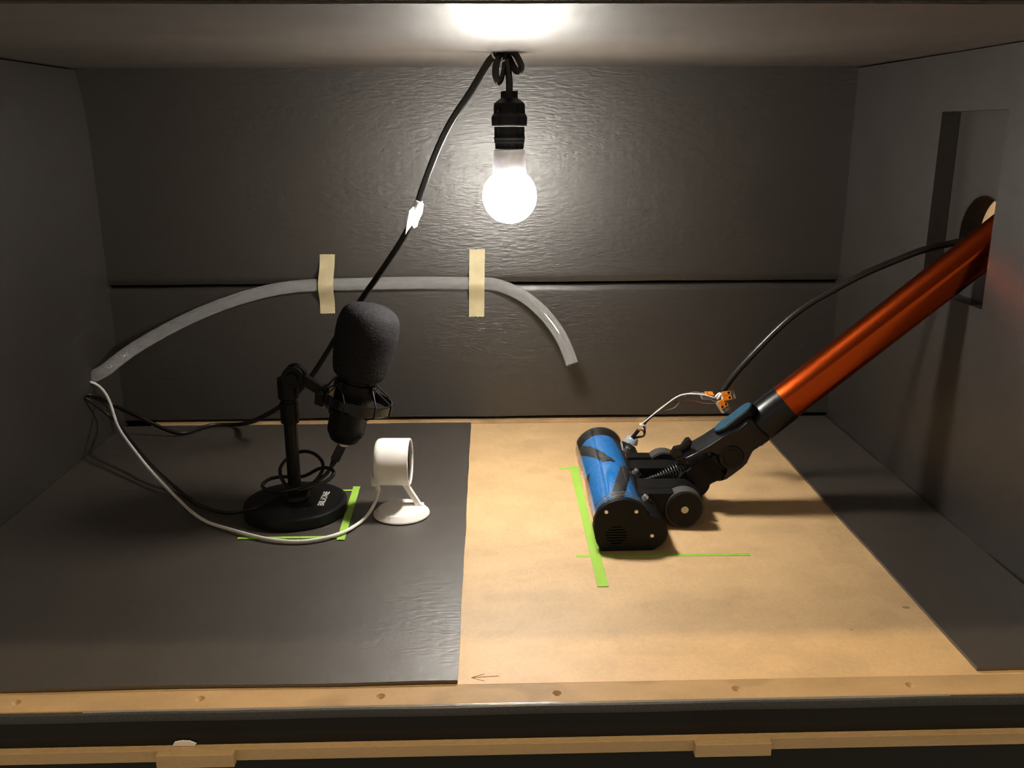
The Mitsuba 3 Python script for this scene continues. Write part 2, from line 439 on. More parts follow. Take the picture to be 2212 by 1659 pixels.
# right wall: foam sheet with a rectangular cut-out, second sheet behind it with an arched slot, board with a round hole
WA, WB = np.array((0.3795, 0.3880, 0.1444)), np.array((0.6011, 0.3660, 0.3452))
WD = unit(WB - WA)
hole_c = WA + WD * ((0.635 - WA[0]) / WD[0])
def warp_right(t, amp=0.003):
    v = np.array(t.vertices)
    inner = v[:, 0] < XR + 0.0005
    v[:, 0] += np.where(inner, amp * 2 * wob(v[:, 1], v[:, 2], 6, 12) + 0.006 * wob(v[:, 1], v[:, 1] * 0, 14, 13) * np.exp(-v[:, 2] / 0.02), 0)
    return trimesh.Trimesh(v, t.faces, process=False)
r1 = man(bx(XR, XR + 0.024, -0.012, 0.775, 0.0, 0.5665))
r1 -= man(bx(XR - 0.05, XR + 0.05, 0.3195, 0.4730, 0.2735, 0.4975))
r1 = tm(r1.refine_to_length(0.012))
put('wall_right__foam_sheet', warp_right(r1), 'foam_skin', 25, 'charcoal foam sheet with a rectangular cut-out')
ay0, ay1 = 0.333, 0.4404
ac, rr_ = (ay0 + ay1) / 2, (ay1 - ay0) / 2
ztop = 0.4005
arch = [(ay0, 0.325), (ay1, 0.325)] + [(ac + rr_ * math.cos(a), ztop - rr_ + rr_ * math.sin(a)) for a in np.linspace(0, math.pi, 24)]
Afr = np.eye(4); Afr[:3, 0], Afr[:3, 1], Afr[:3, 2], Afr[:3, 3] = (0, 1, 0), (0, 0, 1), (1, 0, 0), (XR - 0.01, 0, 0)
r2 = man(bx(XR + 0.0245, XR + 0.050, 0.10, 0.70, 0.10, 0.56)) - man(prism(arch, 0.12, Afr, 0))
arch_in = inset(np.array(arch), 0.0015)
sl = man(prism(arch, 0.026, Afr @ trimesh.transformations.translation_matrix((0, 0, 0.0343)), 0)) - man(prism(arch_in, 0.12, Afr, 0))
put('wall_right__slot_edge', tm(sl), 'foam_cut', False, 'dark rough cut edge of the arched slot')
put('wall_right__foam_sheet', tm(r2), 'foam_skin', False, 'second foam sheet with an arched slot behind the cut-out')
hz = frame((XR + 0.03, hole_c[1], hole_c[2]), (1, 0, 0))
r3 = man(bx(XR + 0.0505, XR + 0.0685, -0.01, 0.83, -0.018, 0.604)) - man(disc(0.038, 0.10, (XR + 0.02, hole_c[1] - 0.004, hole_c[2] - 0.006), (1, 0, 0), 0, 48))
put('wall_right', tm(r3), 'mdf', False); struct('wall_right', 'right board of the box with a round hole')

# back wall: two foam panels with a gap between them
def back_fn(z0, z1, seed):
    def fn(u, v):
        x = XL - 0.028 + (XR - XL + 0.05) * u
        zt = z1 + 0.004 * wob(x, x * 0, 7, seed) * (z1 < 0.5); zb = z0 + 0.003 * wob(x, x * 0, 9, seed + 1) * (1 if z0 < 0.5 else 1)
        z = zb + (zt - zb) * v
        y = YB + 0.004 * wob(x, z, 4, seed + 2) + 0.004 * np.exp(-v / 0.01) * (z1 > 0.5) + 0.003 * np.exp(-(1 - v) / 0.01) * (z1 < 0.5)
        return np.stack([x, y, z], -1), np.broadcast_to(np.array([0, -1.0, 0]), x.shape + (3,))
    return fn
put('wall_back', bx(-0.67, 0.66, 0.800, 0.818, -0.018, 0.604), 'black_paint', False); struct('wall_back')
zs = 0.2355
put('wall_back__foam_panel', slab(back_fn(zs + 0.0025, 0.5740, 31), 130, 60, 0.022), 'foam_skin', 50, 'upper charcoal foam panel of the back wall')
put('wall_back__foam_panel', slab(back_fn(0.0105, zs - 0.0030, 41), 130, 50, 0.022), 'foam_skin', 50, 'lower charcoal foam panel of the back wall')

# outer floor and body so that the box stands in a dark room
put('wall_base', bx(-0.70, 0.70, -0.012, 0.83, -0.60, -0.019), 'black_paint', False); struct('wall_base')

# the room lamp: a bare bulb on the room's ceiling, out of the frame
rl = trimesh.creation.icosphere(3, 0.028); rl.apply_translation(ROOM_LAMP)
scene['room_lamp'] = mikit.ply(rl, 'mat_white_plastic', True, emitter={'type': 'area', 'radiance': rgb(*ROOM_RADIANCE)})
struct('room_lamp', 'bare lamp of the room above the box')

# ---------------------------------------------------------------- foam mats on the floor
MT = 0.0040
def mat_fn(x0, x1, y0, y1, seed, edge):
    def fn(u, v):
        y = y0 + (y1 - y0) * v
        a = x0 + edge[0] * wob(y, y * 0, 12, seed); b = x1 + edge[1] * wob(y, y * 0, 12, seed + 1)
        x = a + (b - a) * u
        yy = y + edge[2] * wob(x, x * 0, 7, seed + 2) * (1 - v) ** 4
        lift = 0.004 * np.exp(-v / 0.02) * np.clip(wob(x, x * 0, 5, seed + 3) + 0.05, 0, 1)
        z = MT + 0.0012 * wob(x, yy, 14, seed + 4) + lift
        return np.stack([x, yy, z], -1), np.broadcast_to(np.array([0, 0, 1.0]), x.shape + (3,))
    return fn
put('foam_mat', slab(mat_fn(XL + 0.001, -0.0307, 0.0006, 0.748, 51, (0, 0.003, 0.004)), 120, 120, 0.0032), 'foam_mat_skin', 50)
thing('foam_mat', 'large charcoal foam mat covering the left half of the floor under the microphone', 'foam mat')
put('foam_mat', slab(mat_fn(0.4424, XR - 0.002, 0.006, 0.764, 61, (0.003, 0, 0.003)), 40, 120, 0.0032), 'foam_mat_skin', 50)
thing('foam_mat_001', 'narrow charcoal foam strip on the floor along the right wall under the orange tube', 'foam mat')

# ---------------------------------------------------------------- green tape strips
def strip_mesh(a, b, w, z, seed):
    a, b = np.array(a[:2]), np.array(b[:2]); d = unit(b - a); nn = np.array([-d[1], d[0]])
    def fn(u, v):
        rag = 0.0016 * wob(v * 3, v * 0, 3, seed) * ((u < 0.001) | (u > 0.999))
        q = a + (b - a) * u[..., None] + d * rag[..., None] + nn * ((v - 0.5) * w)[..., None]
        return np.concatenate([q, np.full(u.shape + (1,), z)], -1), np.broadcast_to(np.array([0, 0, 1.0]), u.shape + (3,))
    return slab(fn, 14, 7, 0.00035)
for k, (a, b, w, z, lab) in enumerate((
    ((0.1230, 0.5439, 0.0000), (0.1214, 0.1765, 0.0000), 0.0125, 0.0008, 'green tape strip running towards the front along the left edge of the vacuum head'),
    ((0.1013, 0.5370, 0.0000), (0.1380, 0.5376, 0.0000), 0.0065, 0.0004, 'short green tape strip on the fibreboard behind the left edge of the vacuum head'),
    ((0.0989, 0.2522, 0.0000), (0.3012, 0.2489, -0.0000), 0.0060, 0.0004, 'long green tape strip across the fibreboard in front of the vacuum head'),
    ((-0.1832, 0.4643, 0.0045), (-0.1796, 0.2947, 0.0045), 0.0095, 0.0054, 'green tape strip on the mat along the right side of the microphone base'),
    ((-0.3044, 0.3042, 0.0045), (-0.1760, 0.3036, 0.0045), 0.0055, 0.0050, 'long green tape strip on the mat in front of the microphone base'),
    ((-0.2085, 0.4518, 0.0045), (-0.1784, 0.4524, 0.0045), 0.0045, 0.0050, 'short green tape strip on the mat behind the microphone base on its right'))):
    key = put('tape_strip', strip_mesh(a, b, w, z, 70 + k), 'green_tape', False)
    thing(key, lab, 'tape')

# ---------------------------------------------------------------- clear braided hose and masking tape
HR = 0.0100
hose_px = np.array([(0.1316, 0.6803, 0.1209), (0.1191, 0.6933, 0.1525), (0.0994, 0.7093, 0.1829), (0.0707, 0.7263, 0.2105), (0.0416, 0.7398, 0.2271), (0.0120, 0.7501, 0.2361), (-0.0178, 0.7525, 0.2382), (-0.1146, 0.7505, 0.2401), (-0.1889, 0.7505, 0.2392), (-0.2596, 0.7525, 0.2379), (-0.3222, 0.7498, 0.2344), (-0.3816, 0.7473, 0.2226), (-0.4408, 0.7423, 0.2037), (-0.4999, 0.7353, 0.1785), (-0.5554, 0.7173, 0.1490), (-0.5806, 0.6940, 0.1316), (-0.5957, 0.6726, 0.1198), (-0.6217, 0.6656, 0.1078), (-0.6437, 0.6636, 0.0978)])
hc = spline(hose_px, 420)
put('braided_hose__outer_wall', sweep(hc, ring_section(HR, 24), caps=False), 'hose_wall', True)
put('braided_hose__inner_wall', sweep(hc, ring_section(HR * 0.62, 18), caps=False), 'hose_wall', True)
t_, u_, w_ = frames(hc)
hs = np.r_[0, np.cumsum(np.linalg.norm(np.diff(hc, axis=0), axis=1))]
thr = []
N_ = int(hs[-1] / 0.0021)
sN = np.linspace(0, hs[-1], N_)
cN, uN, wN = [np.stack([np.interp(sN, hs, a[:, k]) for k in range(3)], 1) for a in (hc, u_, w_)]
for q in range(16):
    for sg in (1, -1):
        ph = sg * 2 * np.pi * sN / 0.052 + q * 2 * np.pi / 16
        rr = HR * 0.93 + 0.0003 * sg
        thr.append(sweep(cN + rr * (np.cos(ph)[:, None] * uN + np.sin(ph)[:, None] * wN), ring_section(0.00026, 4), caps=False))
put('braided_hose__braid', join(*thr), 'braid_thread', True)
labels['braided_hose__braid'] = {'label': 'white thread braid inside the hose wall', 'kind': 'stuff'}
thing('braided_hose', 'clear braided plastic hose taped in an arc across the back wall', 'hose')

def masking(cx, z0, z1, zc, w, tilt, seed):
    def fn(u, v):
        z = z0 + (z1 - z0) * v
        rag = 0.004 * wob(u * 4, u * 0, 2.5, seed) * np.where(v < 0.5, 1, -1) * (np.abs(v - 0.5) > 0.48)
        z = z + rag
        x = cx + (u - 0.5) * w + tilt * (z - zc)
        d = np.abs(z - zc)
        h = np.where(d < HR * 0.9, np.sqrt(np.maximum((HR + 0.0012) ** 2 - d ** 2, 0)) + HR - 0.0018, 0)
        h = np.maximum(h, 0.0192 * np.exp(-((d / 0.022) ** 2)))
        y = YB - 0.0016 - h - 0.0004 * wob(x, z, 40, seed + 1)
        return np.stack([x, y, z], -1), np.broadcast_to(np.array([0, -1.0, 0]), u.shape + (3,))
    return slab(fn, 14, 80, 0.0003)
k1 = put('masking_tape', masking(-0.2588, 0.1895, 0.2860, 0.2384, 0.0240, 0.050, 81), 'masking_tape', True)
thing(k1, 'vertical beige masking tape piece over the hose, nearer the left wall', 'tape')
k2 = put('masking_tape', masking(-0.0178, 0.1819, 0.2924, 0.2387, 0.0250, 0.022, 83), 'masking_tape', True)
thing(k2, 'vertical beige masking tape piece over the hose, below the light bulb', 'tape')

# ---------------------------------------------------------------- pendant lamp: cord, knot, socket, bulb
bxx, byy, bzz = BULB
L = 'pendant_lamp'
# bulb: globe (emits), grey neck
GR = 0.0325
gl = [(0, -GR)] + [(GR * math.sin(a), -GR * math.cos(a)) for a in np.linspace(0.12, 2.46, 30)] + [(0.0195, GR * 0.777 + 0.0005), (0.0, GR * 0.777 + 0.0006)]
scene['light_bulb__globe'] = mikit.ply(lathe(gl, BULB, n=56), 'mat_white_plastic', 40, emitter={'type': 'area', 'radiance': rgb(*BULB_RADIANCE)})
labels['light_bulb__globe'] = {'label': 'glowing white globe'}
nz = 0.4557 - bzz
put('light_bulb__neck', lathe([(0.0, GR * 0.777 + 0.0010), (0.0206, GR * 0.777 + 0.0010), (0.0203, GR * 0.777 + 0.003), (0.0187, nz - 0.006), (0.0184, nz - 0.0055), (0.0182, nz - 0.0008), (0, nz - 0.0008)], BULB, n=48), 'grey_plastic', 40, 'pale grey neck of the bulb')
thing('light_bulb', 'lit round light bulb screwed into the hanging black socket', 'light bulb')
zz = lambda *a: None
s_ = [0.4567, 0.4810, 0.4820, 0.4935, 0.4961, 0.5080, 0.5122, 0.5209]
put(L + '__socket', lathe([(0.0165, s_[0] - 0.001), (0.0168, s_[0]), (0.0172, s_[0] + 0.006), (0.0178, s_[0] + 0.0062), (0.0180, s_[0] + 0.0105), (0.0186, s_[0] + 0.0108), (0.0186, s_[0] + 0.0125), (0.0178, s_[0] + 0.0128), (0.0178, s_[1]), (0.0, s_[1])], (bxx, byy, 0), n=56), 'satin_black', 30, 'black socket sleeve')
cap = [(0, s_[2]), (0.0202, s_[2]), (0.0208, s_[2] + 0.001), (0.0208, s_[3] - 0.001), (0.0200, s_[3]), (0.0184, s_[4]), (0.0182, s_[5] - 0.003), (0.0174, s_[5] - 0.0005), (0.0150, s_[5] + 0.0015), (0.0110, s_[6]), (0.0100, s_[6] + 0.001), (0.0100, s_[7]), (0, s_[7])]
put(L + '__socket_cap', lathe(cap, (bxx, byy, 0), n=56), 'satin_black', 30, 'black cap of the socket')
zt = ZC - 0.009
# figure-eight cord section
def zip_section(r, k=9):
    a = np.linspace(0.35, 2 * np.pi - 0.35, k) 
    left = [(-r * math.sin(x - math.pi / 2), -r * 0.92 - r * math.cos(x - math.pi) * 0 ) for x in a]
    out = []
    for cx, a0, a1 in ((r * 0.92, -math.pi / 2 - 0.15, math.pi / 2 + 0.15), (-r * 0.92, math.pi / 2 - 0.15, 3 * math.pi / 2 + 0.15)):
        for x in np.linspace(a0, a1, k):
            out.append((r * math.sin(x), cx + r * math.cos(x)))
    return out[::-1]
ZR = 0.0021
sec8 = zip_section(ZR)
if not Polygon(sec8).exterior.is_ccw: sec8 = sec8[::-1]
cord_pts = np.array([(0.0119, 0.3960, 0.5608), (0.0049, 0.3940, 0.5547), (-0.0157, 0.3920, 0.5228), (-0.0405, 0.3950, 0.4875), (-0.0639, 0.4050, 0.4421), (-0.0825, 0.4150, 0.3960), (-0.0949, 0.4250, 0.3650), (-0.1310, 0.4550, 0.3106), (-0.1713, 0.4900, 0.2565), (-0.2155, 0.5300, 0.1934), (-0.2480, 0.5600, 0.1460), (-0.2867, 0.6000, 0.1003), (-0.3229, 0.6300, 0.0685), (-0.3587, 0.6550, 0.0446), (-0.4220, 0.7346, 0.0095), (-0.4621, 0.7288, 0.0095), (-0.4922, 0.6928, 0.0092), (-0.5263, 0.6885, 0.0220), (-0.5628, 0.6850, 0.0437), (-0.5990, 0.6900, 0.0610), (-0.6057, 0.6404, 0.0901), (-0.6397, 0.6349, 0.0899)])
put(L + '__cord', sweep(spline(cord_pts, 260), sec8, up=(0.05, -1, 0.1)), 'cord_black', 50, 'black twin-core flex running down to the left wall')
drop = [(bxx, byy, s_[7] - 0.004), (bxx, byy, s_[7] + 0.012), (bxx - 0.0015, byy - 0.001, s_[7] + 0.025), (bxx - 0.004, byy - 0.004, zt - 0.004)]
put(L + '__cord_end', sweep(spline(drop, 24), sec8, up=(0.3, 1, 0)), 'cord_black', 50)
lo1 = np.array([(0.0178, 0.3960, 0.5638), (0.0128, 0.3880, 0.5518), (0.0116, 0.3860, 0.5381), (0.0148, 0.3880, 0.5306), (0.0192, 0.3940, 0.5370), (0.0220, 0.3980, 0.5524), (0.0232, 0.4000, 0.5641)])
lo2 = np.array([(0.0200, 0.4000, 0.5641), (0.0304, 0.3920, 0.5635), (0.0377, 0.3880, 0.5552), (0.0408, 0.3880, 0.5457), (0.0372, 0.3900, 0.5423), (0.0315, 0.3960, 0.5482), (0.0264, 0.4020, 0.5582), (0.0211, 0.4040, 0.5624)])
put(L + '__knot_loop', sweep(spline(lo1, 50), sec8, up=(0, 1, 0.1)), 'cord_black', 50)
put(L + '__knot_loop', sweep(spline(lo2, 50), sec8, up=(0, 1, 0.1)), 'cord_black', 50)
thing(L, 'black lamp socket hanging from the ceiling on a knotted black flex', 'pendant lamp')
# white hook in the ceiling
hk = np.array([(0.0093, 0.3960, 0.5678), (0.0076, 0.3900, 0.5624), (0.0102, 0.3880, 0.5563), (0.0155, 0.3900, 0.5534), (0.0220, 0.3960, 0.5548), (0.0243, 0.4040, 0.5604), (0.0238, 0.4060, 0.5686)])
put('cable_tie', tube(hk, 0.0011, 40, 8, up=(0, 1, 0)), 'white_cable', True)
thing('cable_tie', 'small pale ring at the ceiling that holds the knotted lamp flex', 'cable tie')
# white paper flag taped round the cord
FN = np.array((0.62, -0.75, 0.2)) / np.linalg.norm((0.62, -0.75, 0.2))
FO = np.array((-0.0898, 0.4150, 0.3772))
fl = np.array([(-0.0864, 0.4218, 0.3922), (-0.0795, 0.4269, 0.3900), (-0.0813, 0.4225, 0.3787), (-0.0856, 0.4166, 0.3703), (-0.0873, 0.4135, 0.3639), (-0.0910, 0.4100, 0.3620), (-0.0931, 0.4093, 0.3660), (-0.0984, 0.4032, 0.3595), (-0.1005, 0.4004, 0.3559), (-0.0994, 0.4041, 0.3660), (-0.0960, 0.4114, 0.3831)])
FU = unit(np.array([0.75, 0.62, 0])); FV = np.cross(FN, FU)
put('cable_flag', prism([((q - FO) @ FU, (q - FO) @ FV) for q in fl], 0.0008, frame(FO + FN * 0.0028, FN, FU), 0.0002), 'white_tape', 30)
put('cable_flag__wrap', tube([cord_pts[5] + (0.0005, 0, -0.001), (cord_pts[5] + cord_pts[6]) / 2, cord_pts[6] + (0, 0, 0.003)], 0.0046, 16, 14), 'white_tape', True)
thing('cable_flag', 'white tape flag wrapped around the black lamp flex', 'tape flag')

# ---------------------------------------------------------------- microphone stand
S = 'microphone_stand'
px_, py_ = -0.2500, 0.3850
zb = MT + 0.0008
put(S + '__base', lathe([(0, zb), (0.0640, zb), (0.0655, zb + 0.0015), (0.0655, zb + 0.0120), (0.0648, zb + 0.0140), (0.0625, zb + 0.0155), (0.0590, zb + 0.0163), (0.0200, zb + 0.0195), (0.0190, zb + 0.0198), (0.0182, zb + 0.0240), (0.0165, zb + 0.0255), (0, zb + 0.0255)], (px_, py_, 0), n=96), 'satin_black', 30)
tz = zb + 0.0164
ta, tb = np.array((-0.2139, 0.3582, 0.0215)), np.array((-0.2131, 0.4039, 0.0215))
tx = meshkit.text_mesh('BiLiONE', 0.0075, 0.0004, bold=True)
d_ = unit((tb - ta) * (1, 1, 0)); e_ = np.array([-d_[1], d_[0], 0])
ext = tx.bounds[1][0] - tx.bounds[0][0]
kx = np.linalg.norm(tb - ta) / ext
v = np.array(tx.vertices)
rad = lambda p: np.hypot(p[:, 0] - px_, p[:, 1] - py_)
w3 = ta + np.outer(v[:, 0] * kx, d_) + np.outer(v[:, 1] * 1.0 - 0.0037, e_)
slope = zb + 0.0163 + (0.0590 - rad(w3)) * (0.0032 / 0.039)
w3[:, 2] = slope + 0.0001 + v[:, 2] * 0.5
put(S + '__base__lettering', trimesh.Trimesh(w3, tx.faces, process=False), 'white_print', False, 'white printed brand lettering')
zp = [0.1246, 0.1549, 0.1574, 0.1830]
put(S + '__pole', lathe([(0.0083, zb + 0.0250), (0.0083, zp[0] + 0.004)], (px_, py_, 0), n=32), 'satin_black', True)
put(S + '__sleeve', lathe([(0.0083, zp[0]), (0.0110, zp[0]), (0.0115, zp[0] + 0.001), (0.0113, zp[1] - 0.004), (0.0100, zp[1] - 0.003), (0.0098, zp[1])], (px_, py_, 0), n=36), 'mic_black', 30)
put(S + '__clutch', lathe([(0.0100, zp[2] - 0.002), (0.0122, zp[2] - 0.001), (0.0126, zp[2]), (0.0126, zp[3] - 0.004), (0.0118, zp[3]), (0.004, zp[3] + 0.002), (0, zp[3] + 0.002)], (px_, py_, 0), n=36), 'mic_black', 30)
PV = np.array((-0.2414, 0.3850, 0.1848))
put(S + '__pivot', join(disc(0.0135, 0.009, PV + (0, -0.0125, 0), (0, 1, 0), 0.001), disc(0.0120, 0.012, PV + (0.003, -0.0035, 0.001), (0, 1, 0), 0.001), disc(0.0135, 0.004, PV + (0, 0.0085, 0), (0, 1, 0), 0.001)), 'mic_black', 30)
put(S + '__pivot__knob', disc(0.0075, 0.006, PV + (0, -0.0180, 0), (0, 1, 0), 0.001, 18), 'mic_black', 20)
# microphone axis
M0, M1 = np.array((-0.1853, 0.3880, 0.0983)), np.array((-0.1403, 0.3940, 0.2724))
MA = unit(M1 - M0); ML = np.linalg.norm(M1 - M0)
MX = unit(np.array([1, 0, 0]) - MA * MA[0]); MY = np.cross(MA, MX)
RC = np.array((-0.1649, 0.3860, 0.1501))
RC = M0 + MA * ((RC - M0) @ MA) + 0.007 * MX
def axp(t, a, r, c=None):
    return (M0 if c is None else c) + MA * t + r * (math.cos(a) * MX + math.sin(a) * MY)
a0 = PV + (0.004, 0, 0.001)
a1 = np.array((-0.2088, 0.3850, 0.1666))
armdir = unit(a1 - a0)
put(S + '__arm', join(sweep([a0, a0 + armdir * 0.010, a1 - armdir * 0.004, a1], [(0.0060, -0.006), (0.0066, 0.0), (0.0060, 0.006), (-0.0060, 0.006), (-0.0066, 0), (-0.0060, -0.006)])), 'mic_black', 30)
cl = np.array((-0.2073, 0.3850, 0.1630))
put(S + '__clamp', prism([(-0.0065, -0.0150), (0.0035, -0.0170), (0.0075, -0.006), (0.0070, 0.006), (0.0020, 0.0105), (-0.0055, 0.0085), (-0.0085, 0.000)], 0.014, frame(cl + (0, 0.007, 0), (0, -1, 0), MX), 0.0015), 'mic_black', 30)
put(S + '__clamp__bolt', disc(0.0042, 0.004, cl + (0, -0.011, 0.002), (0, 1, 0), 0.0008, 20), 'satin_black', 30)
# outer ring: flat band
ang = np.linspace(0, 2 * np.pi, 97)
rv = []
h = 0.0065
outl = [(0.0440, -h + 0.001), (0.0440, h - 0.001), (0.0434, h), (0.0416, h), (0.0410, h - 0.001), (0.0410, -h + 0.001), (0.0416, -h), (0.0434, -h), (0.0440, -h + 0.001)]
put(S + '__shock_ring', lathe(outl[::1], RC, MA, 96), 'gloss_black', 30)
# inner clamp ring hugging the microphone body, with four lugs
tr = (RC - M0) @ MA
put(S + '__inner_ring', lathe([(0.0238, tr + 0.014), (0.0268, tr + 0.014), (0.0268, tr + 0.024), (0.0238, tr + 0.024)], M0, MA, 64), 'mic_black', 30)
put(S + '__inner_ring', lathe([(0.0238, tr - 0.020), (0.0262, tr - 0.020), (0.0262, tr - 0.013), (0.0238, tr - 0.013)], M0, MA, 64), 'mic_black', 30)
for q in range(4):
    a = math.radians(-35 + 90 * q)
    put(S + '__lug', disc(0.0035, 0.010, axp(tr + 0.016, a, 0.0285), MA, 0.0008, 16), 'mic_black', 30)
    for sgn in (-1, 1):
        p0 = axp(tr + 0.022, a + 0.08 * sgn, 0.0305)
        p1 = axp(0.0066, a + 0.33 * sgn, 0.0446, RC)
        p2 = axp(-0.0070, a + 0.33 * sgn, 0.0446, RC)
        p3 = axp(tr - 0.016, a + 0.08 * sgn, 0.0275)
        put(S + '__elastic_band', tube([p0, p1, p2, p3], 0.00115, 30, 8, False), 'rubber_black', True)
thing(S, 'black desktop microphone stand with round base and tilted shock mount, on the left mat', 'microphone stand')

# ---------------------------------------------------------------- microphone
K = 'microphone'
put(K + '__body', lathe([(0, 0.0), (0.0155, 0.0), (0.0170, 0.001), (0.0212, 0.0085), (0.0225, 0.011), (0.0234, 0.0135), (0.0237, 0.030), (0.0237, 0.078), (0.0225, 0.0795), (0.0225, 0.083), (0.0237, 0.084), (0.0237, ML - 0.03), (0.018, ML - 0.008), (0, ML - 0.006)], M0, MA, 64), 'mic_black', 30)
put(K + '__connector_ring', lathe([(0.0, -0.0062), (0.0060, -0.0062), (0.0064, -0.0055), (0.0064, -0.0030), (0.0098, -0.0028), (0.0100, -0.0002), (0.0, 0.0)], M0 + MX * 0.0005, MA, 40), 'steel', 30, 'silver ring around the plug socket')
# foam windscreen with a porous surface
t0 = ML * 0.478
prof = [(0.010, t0 - 0.0005), (0.0240, t0 - 0.0005), (0.0290, t0 + 0.001), (0.0320, t0 + 0.0055), (0.0340, t0 + 0.013), (0.0365, t0 + 0.030), (0.0385, t0 + 0.048), (0.0392, t0 + 0.060), (0.0380, t0 + 0.071), (0.0345, t0 + 0.081), (0.0285, t0 + 0.0875), (0.0200, t0 + 0.0915), (0.0100, t0 + 0.0935), (0.0003, t0 + 0.0940)]
pc = curve2d(prof, 230)
wm = lathe(pc, M0, MA, 420)
nv_ = np.array(wm.vertices)
nn_ = np.array(wm.vertex_normals)
rng = np.random.default_rng(5)
q1 = meshkit.noise(nv_ * 1100, 3); q2 = meshkit.noise(nv_ * 480, 4)
big = meshkit.fbm(nv_ * 40, 2, 6) - 0.5
nv_ = nv_ + nn_ * (0.00045 * (q1 - 0.5) + 0.0002 * (q2 - 0.5) + 0.0012 * big)[:, None]
put(K + '__windscreen', trimesh.Trimesh(nv_, wm.faces, process=False), 'windscreen_foam', True, 'black foam windscreen')
thing(K, 'black condenser microphone with a foam windscreen held in the tilted shock mount', 'microphone')

# usb cable of the microphone
U = 'microphone_cable'
pl0 = M0 - MA * 0.005
pend = np.array((-0.2017, 0.3840, 0.0650))
pdir = unit(pend - pl0)
put(U + '__plug', sweep([pl0 + pdir * 0.0005, pl0 + pdir * 0.003, pl0 + pdir * 0.021, pl0 + pdir * 0.0225], [(x, y) for x, y in ((0.0042, -0.0058), (0.0055, -0.003), (0.0055, 0.003), (0.0042, 0.0058), (-0.0042, 0.0058), (-0.0055, 0.003), (-0.0055, -0.003), (-0.0042, -0.0058))], up=(0, 1, 0), scale=[0.85, 1, 1, 0.85]), 'rubber_black', 30, 'black cable plug')
put(U + '__strain_relief', join(*[lathe([(0.0022, 0), (0.0041 - 0.0003 * q, 0.0003), (0.0041 - 0.0003 * q, 0.0017), (0.0022, 0.002)], pl0 + pdir * (0.0225 + 0.0023 * q), pdir, 20) for q in range(4)]), 'rubber_black', 30)
CR = 0.0023
cz = zb + 0.0255
cab = np.array([(-0.1991, 0.3840, 0.0700), (-0.2022, 0.3830, 0.0641), (-0.2076, 0.3780, 0.0573), (-0.2156, 0.3720, 0.0523), (-0.2252, 0.3660, 0.0485), (-0.2369, 0.3600, 0.0467), (-0.2541, 0.3580, 0.0435), (-0.2718, 0.3640, 0.0400), (-0.2865, 0.3750, 0.0401), (-0.2913, 0.3860, 0.0402), (-0.2872, 0.4020, 0.0414), (-0.2745, 0.4120, 0.0412), (-0.2541, 0.4150, 0.0397), (-0.2365, 0.4040, 0.0470), (-0.2187, 0.3920, 0.0597), (-0.2034, 0.3800, 0.0640), (-0.1970, 0.3720, 0.0614), (-0.2013, 0.3640, 0.0558), (-0.2132, 0.3580, 0.0522), (-0.2304, 0.3560, 0.0464), (-0.2490, 0.3620, 0.0449), (-0.2607, 0.3700, 0.0512), (-0.2667, 0.3820, 0.0604), (-0.2651, 0.3960, 0.0664), (-0.2565, 0.4080, 0.0720), (-0.2417, 0.4100, 0.0768), (-0.2242, 0.4020, 0.0750), (-0.2141, 0.3920, 0.0672), (-0.2138, 0.3840, 0.0589), (-0.2199, 0.3760, 0.0507), (-0.2379, 0.3916, 0.0340), (-0.2561, 0.3916, 0.0285), (-0.2698, 0.3847, 0.0245), (-0.2838, 0.3680, 0.0222), (-0.2982, 0.3546, 0.0212), (-0.3210, 0.3662, 0.0115), (-0.3360, 0.3733, 0.0080), (-0.3527, 0.3805, 0.0077), (-0.3799, 0.4025, 0.0077), (-0.4181, 0.4475, 0.0080), (-0.4574, 0.4850, 0.0207), (-0.4946, 0.5300, 0.0300), (-0.5415, 0.5900, 0.0452), (-0.5856, 0.6450, 0.0558), (-0.6067, 0.6231, 0.0900), (-0.6397, 0.6875, 0.0744)])
put(U + '__lead', tube(cab, CR, 520, 10), 'cord_black', True)
thing(U, 'thin black cable from the microphone, coiled round the pole and led to the left wall', 'cable')

# ---------------------------------------------------------------- white camera and its cable
V = 'security_camera'
VD = unit((1.0, -0.045, 0.0))
vb, vf = np.array((-0.1417, 0.3810, 0.0728)), np.array((-0.1010, 0.3785, 0.0732))
VL = 0.0435
VR = 0.0300
vo = np.array((-0.1442, 0.3820, 0.0718)) 
put(V + '__housing', lathe([(0, 0), (VR * 0.80, 0), (VR * 0.90, 0.0006), (VR * 0.965, 0.0028), (VR * 0.99, 0.006), (VR, 0.0095), (VR, VL - 0.0008), (VR - 0.0006, VL), (VR - 0.0020, VL), (VR - 0.0024, VL - 0.0006), (VR - 0.0024, VL - 0.0030), (0, VL - 0.0030)], vo, VD, 96), 'white_plastic', 30)
put(V + '__face', lathe([(0, VL - 0.0030), (VR - 0.0026, VL - 0.0030), (VR - 0.0026, VL - 0.0016), (0, VL - 0.0012)], vo, VD, 64), 'lens_black', 30, 'dark glossy front of the camera')
put(V + '__face__lens', lathe([(0, VL - 0.0012), (0.0100, VL - 0.0012), (0.0100, VL - 0.0006), (0.0070, VL - 0.0004), (0, VL - 0.0002)], vo, VD, 40), 'gloss_black', 30)
put(V + '__back_vent', join(*[bx(vo[0] - 0.0008, vo[0] + 0.0006, vo[1] - 0.004 + 0.0001 * q, vo[1] + 0.004, vo[2] + 0.004 + 0.0035 * q, vo[2] + 0.0058 + 0.0035 * q) for q in range(4)]), 'grey_plastic', False)
vbc = np.array((-0.1133, 0.3705, 0.0045))
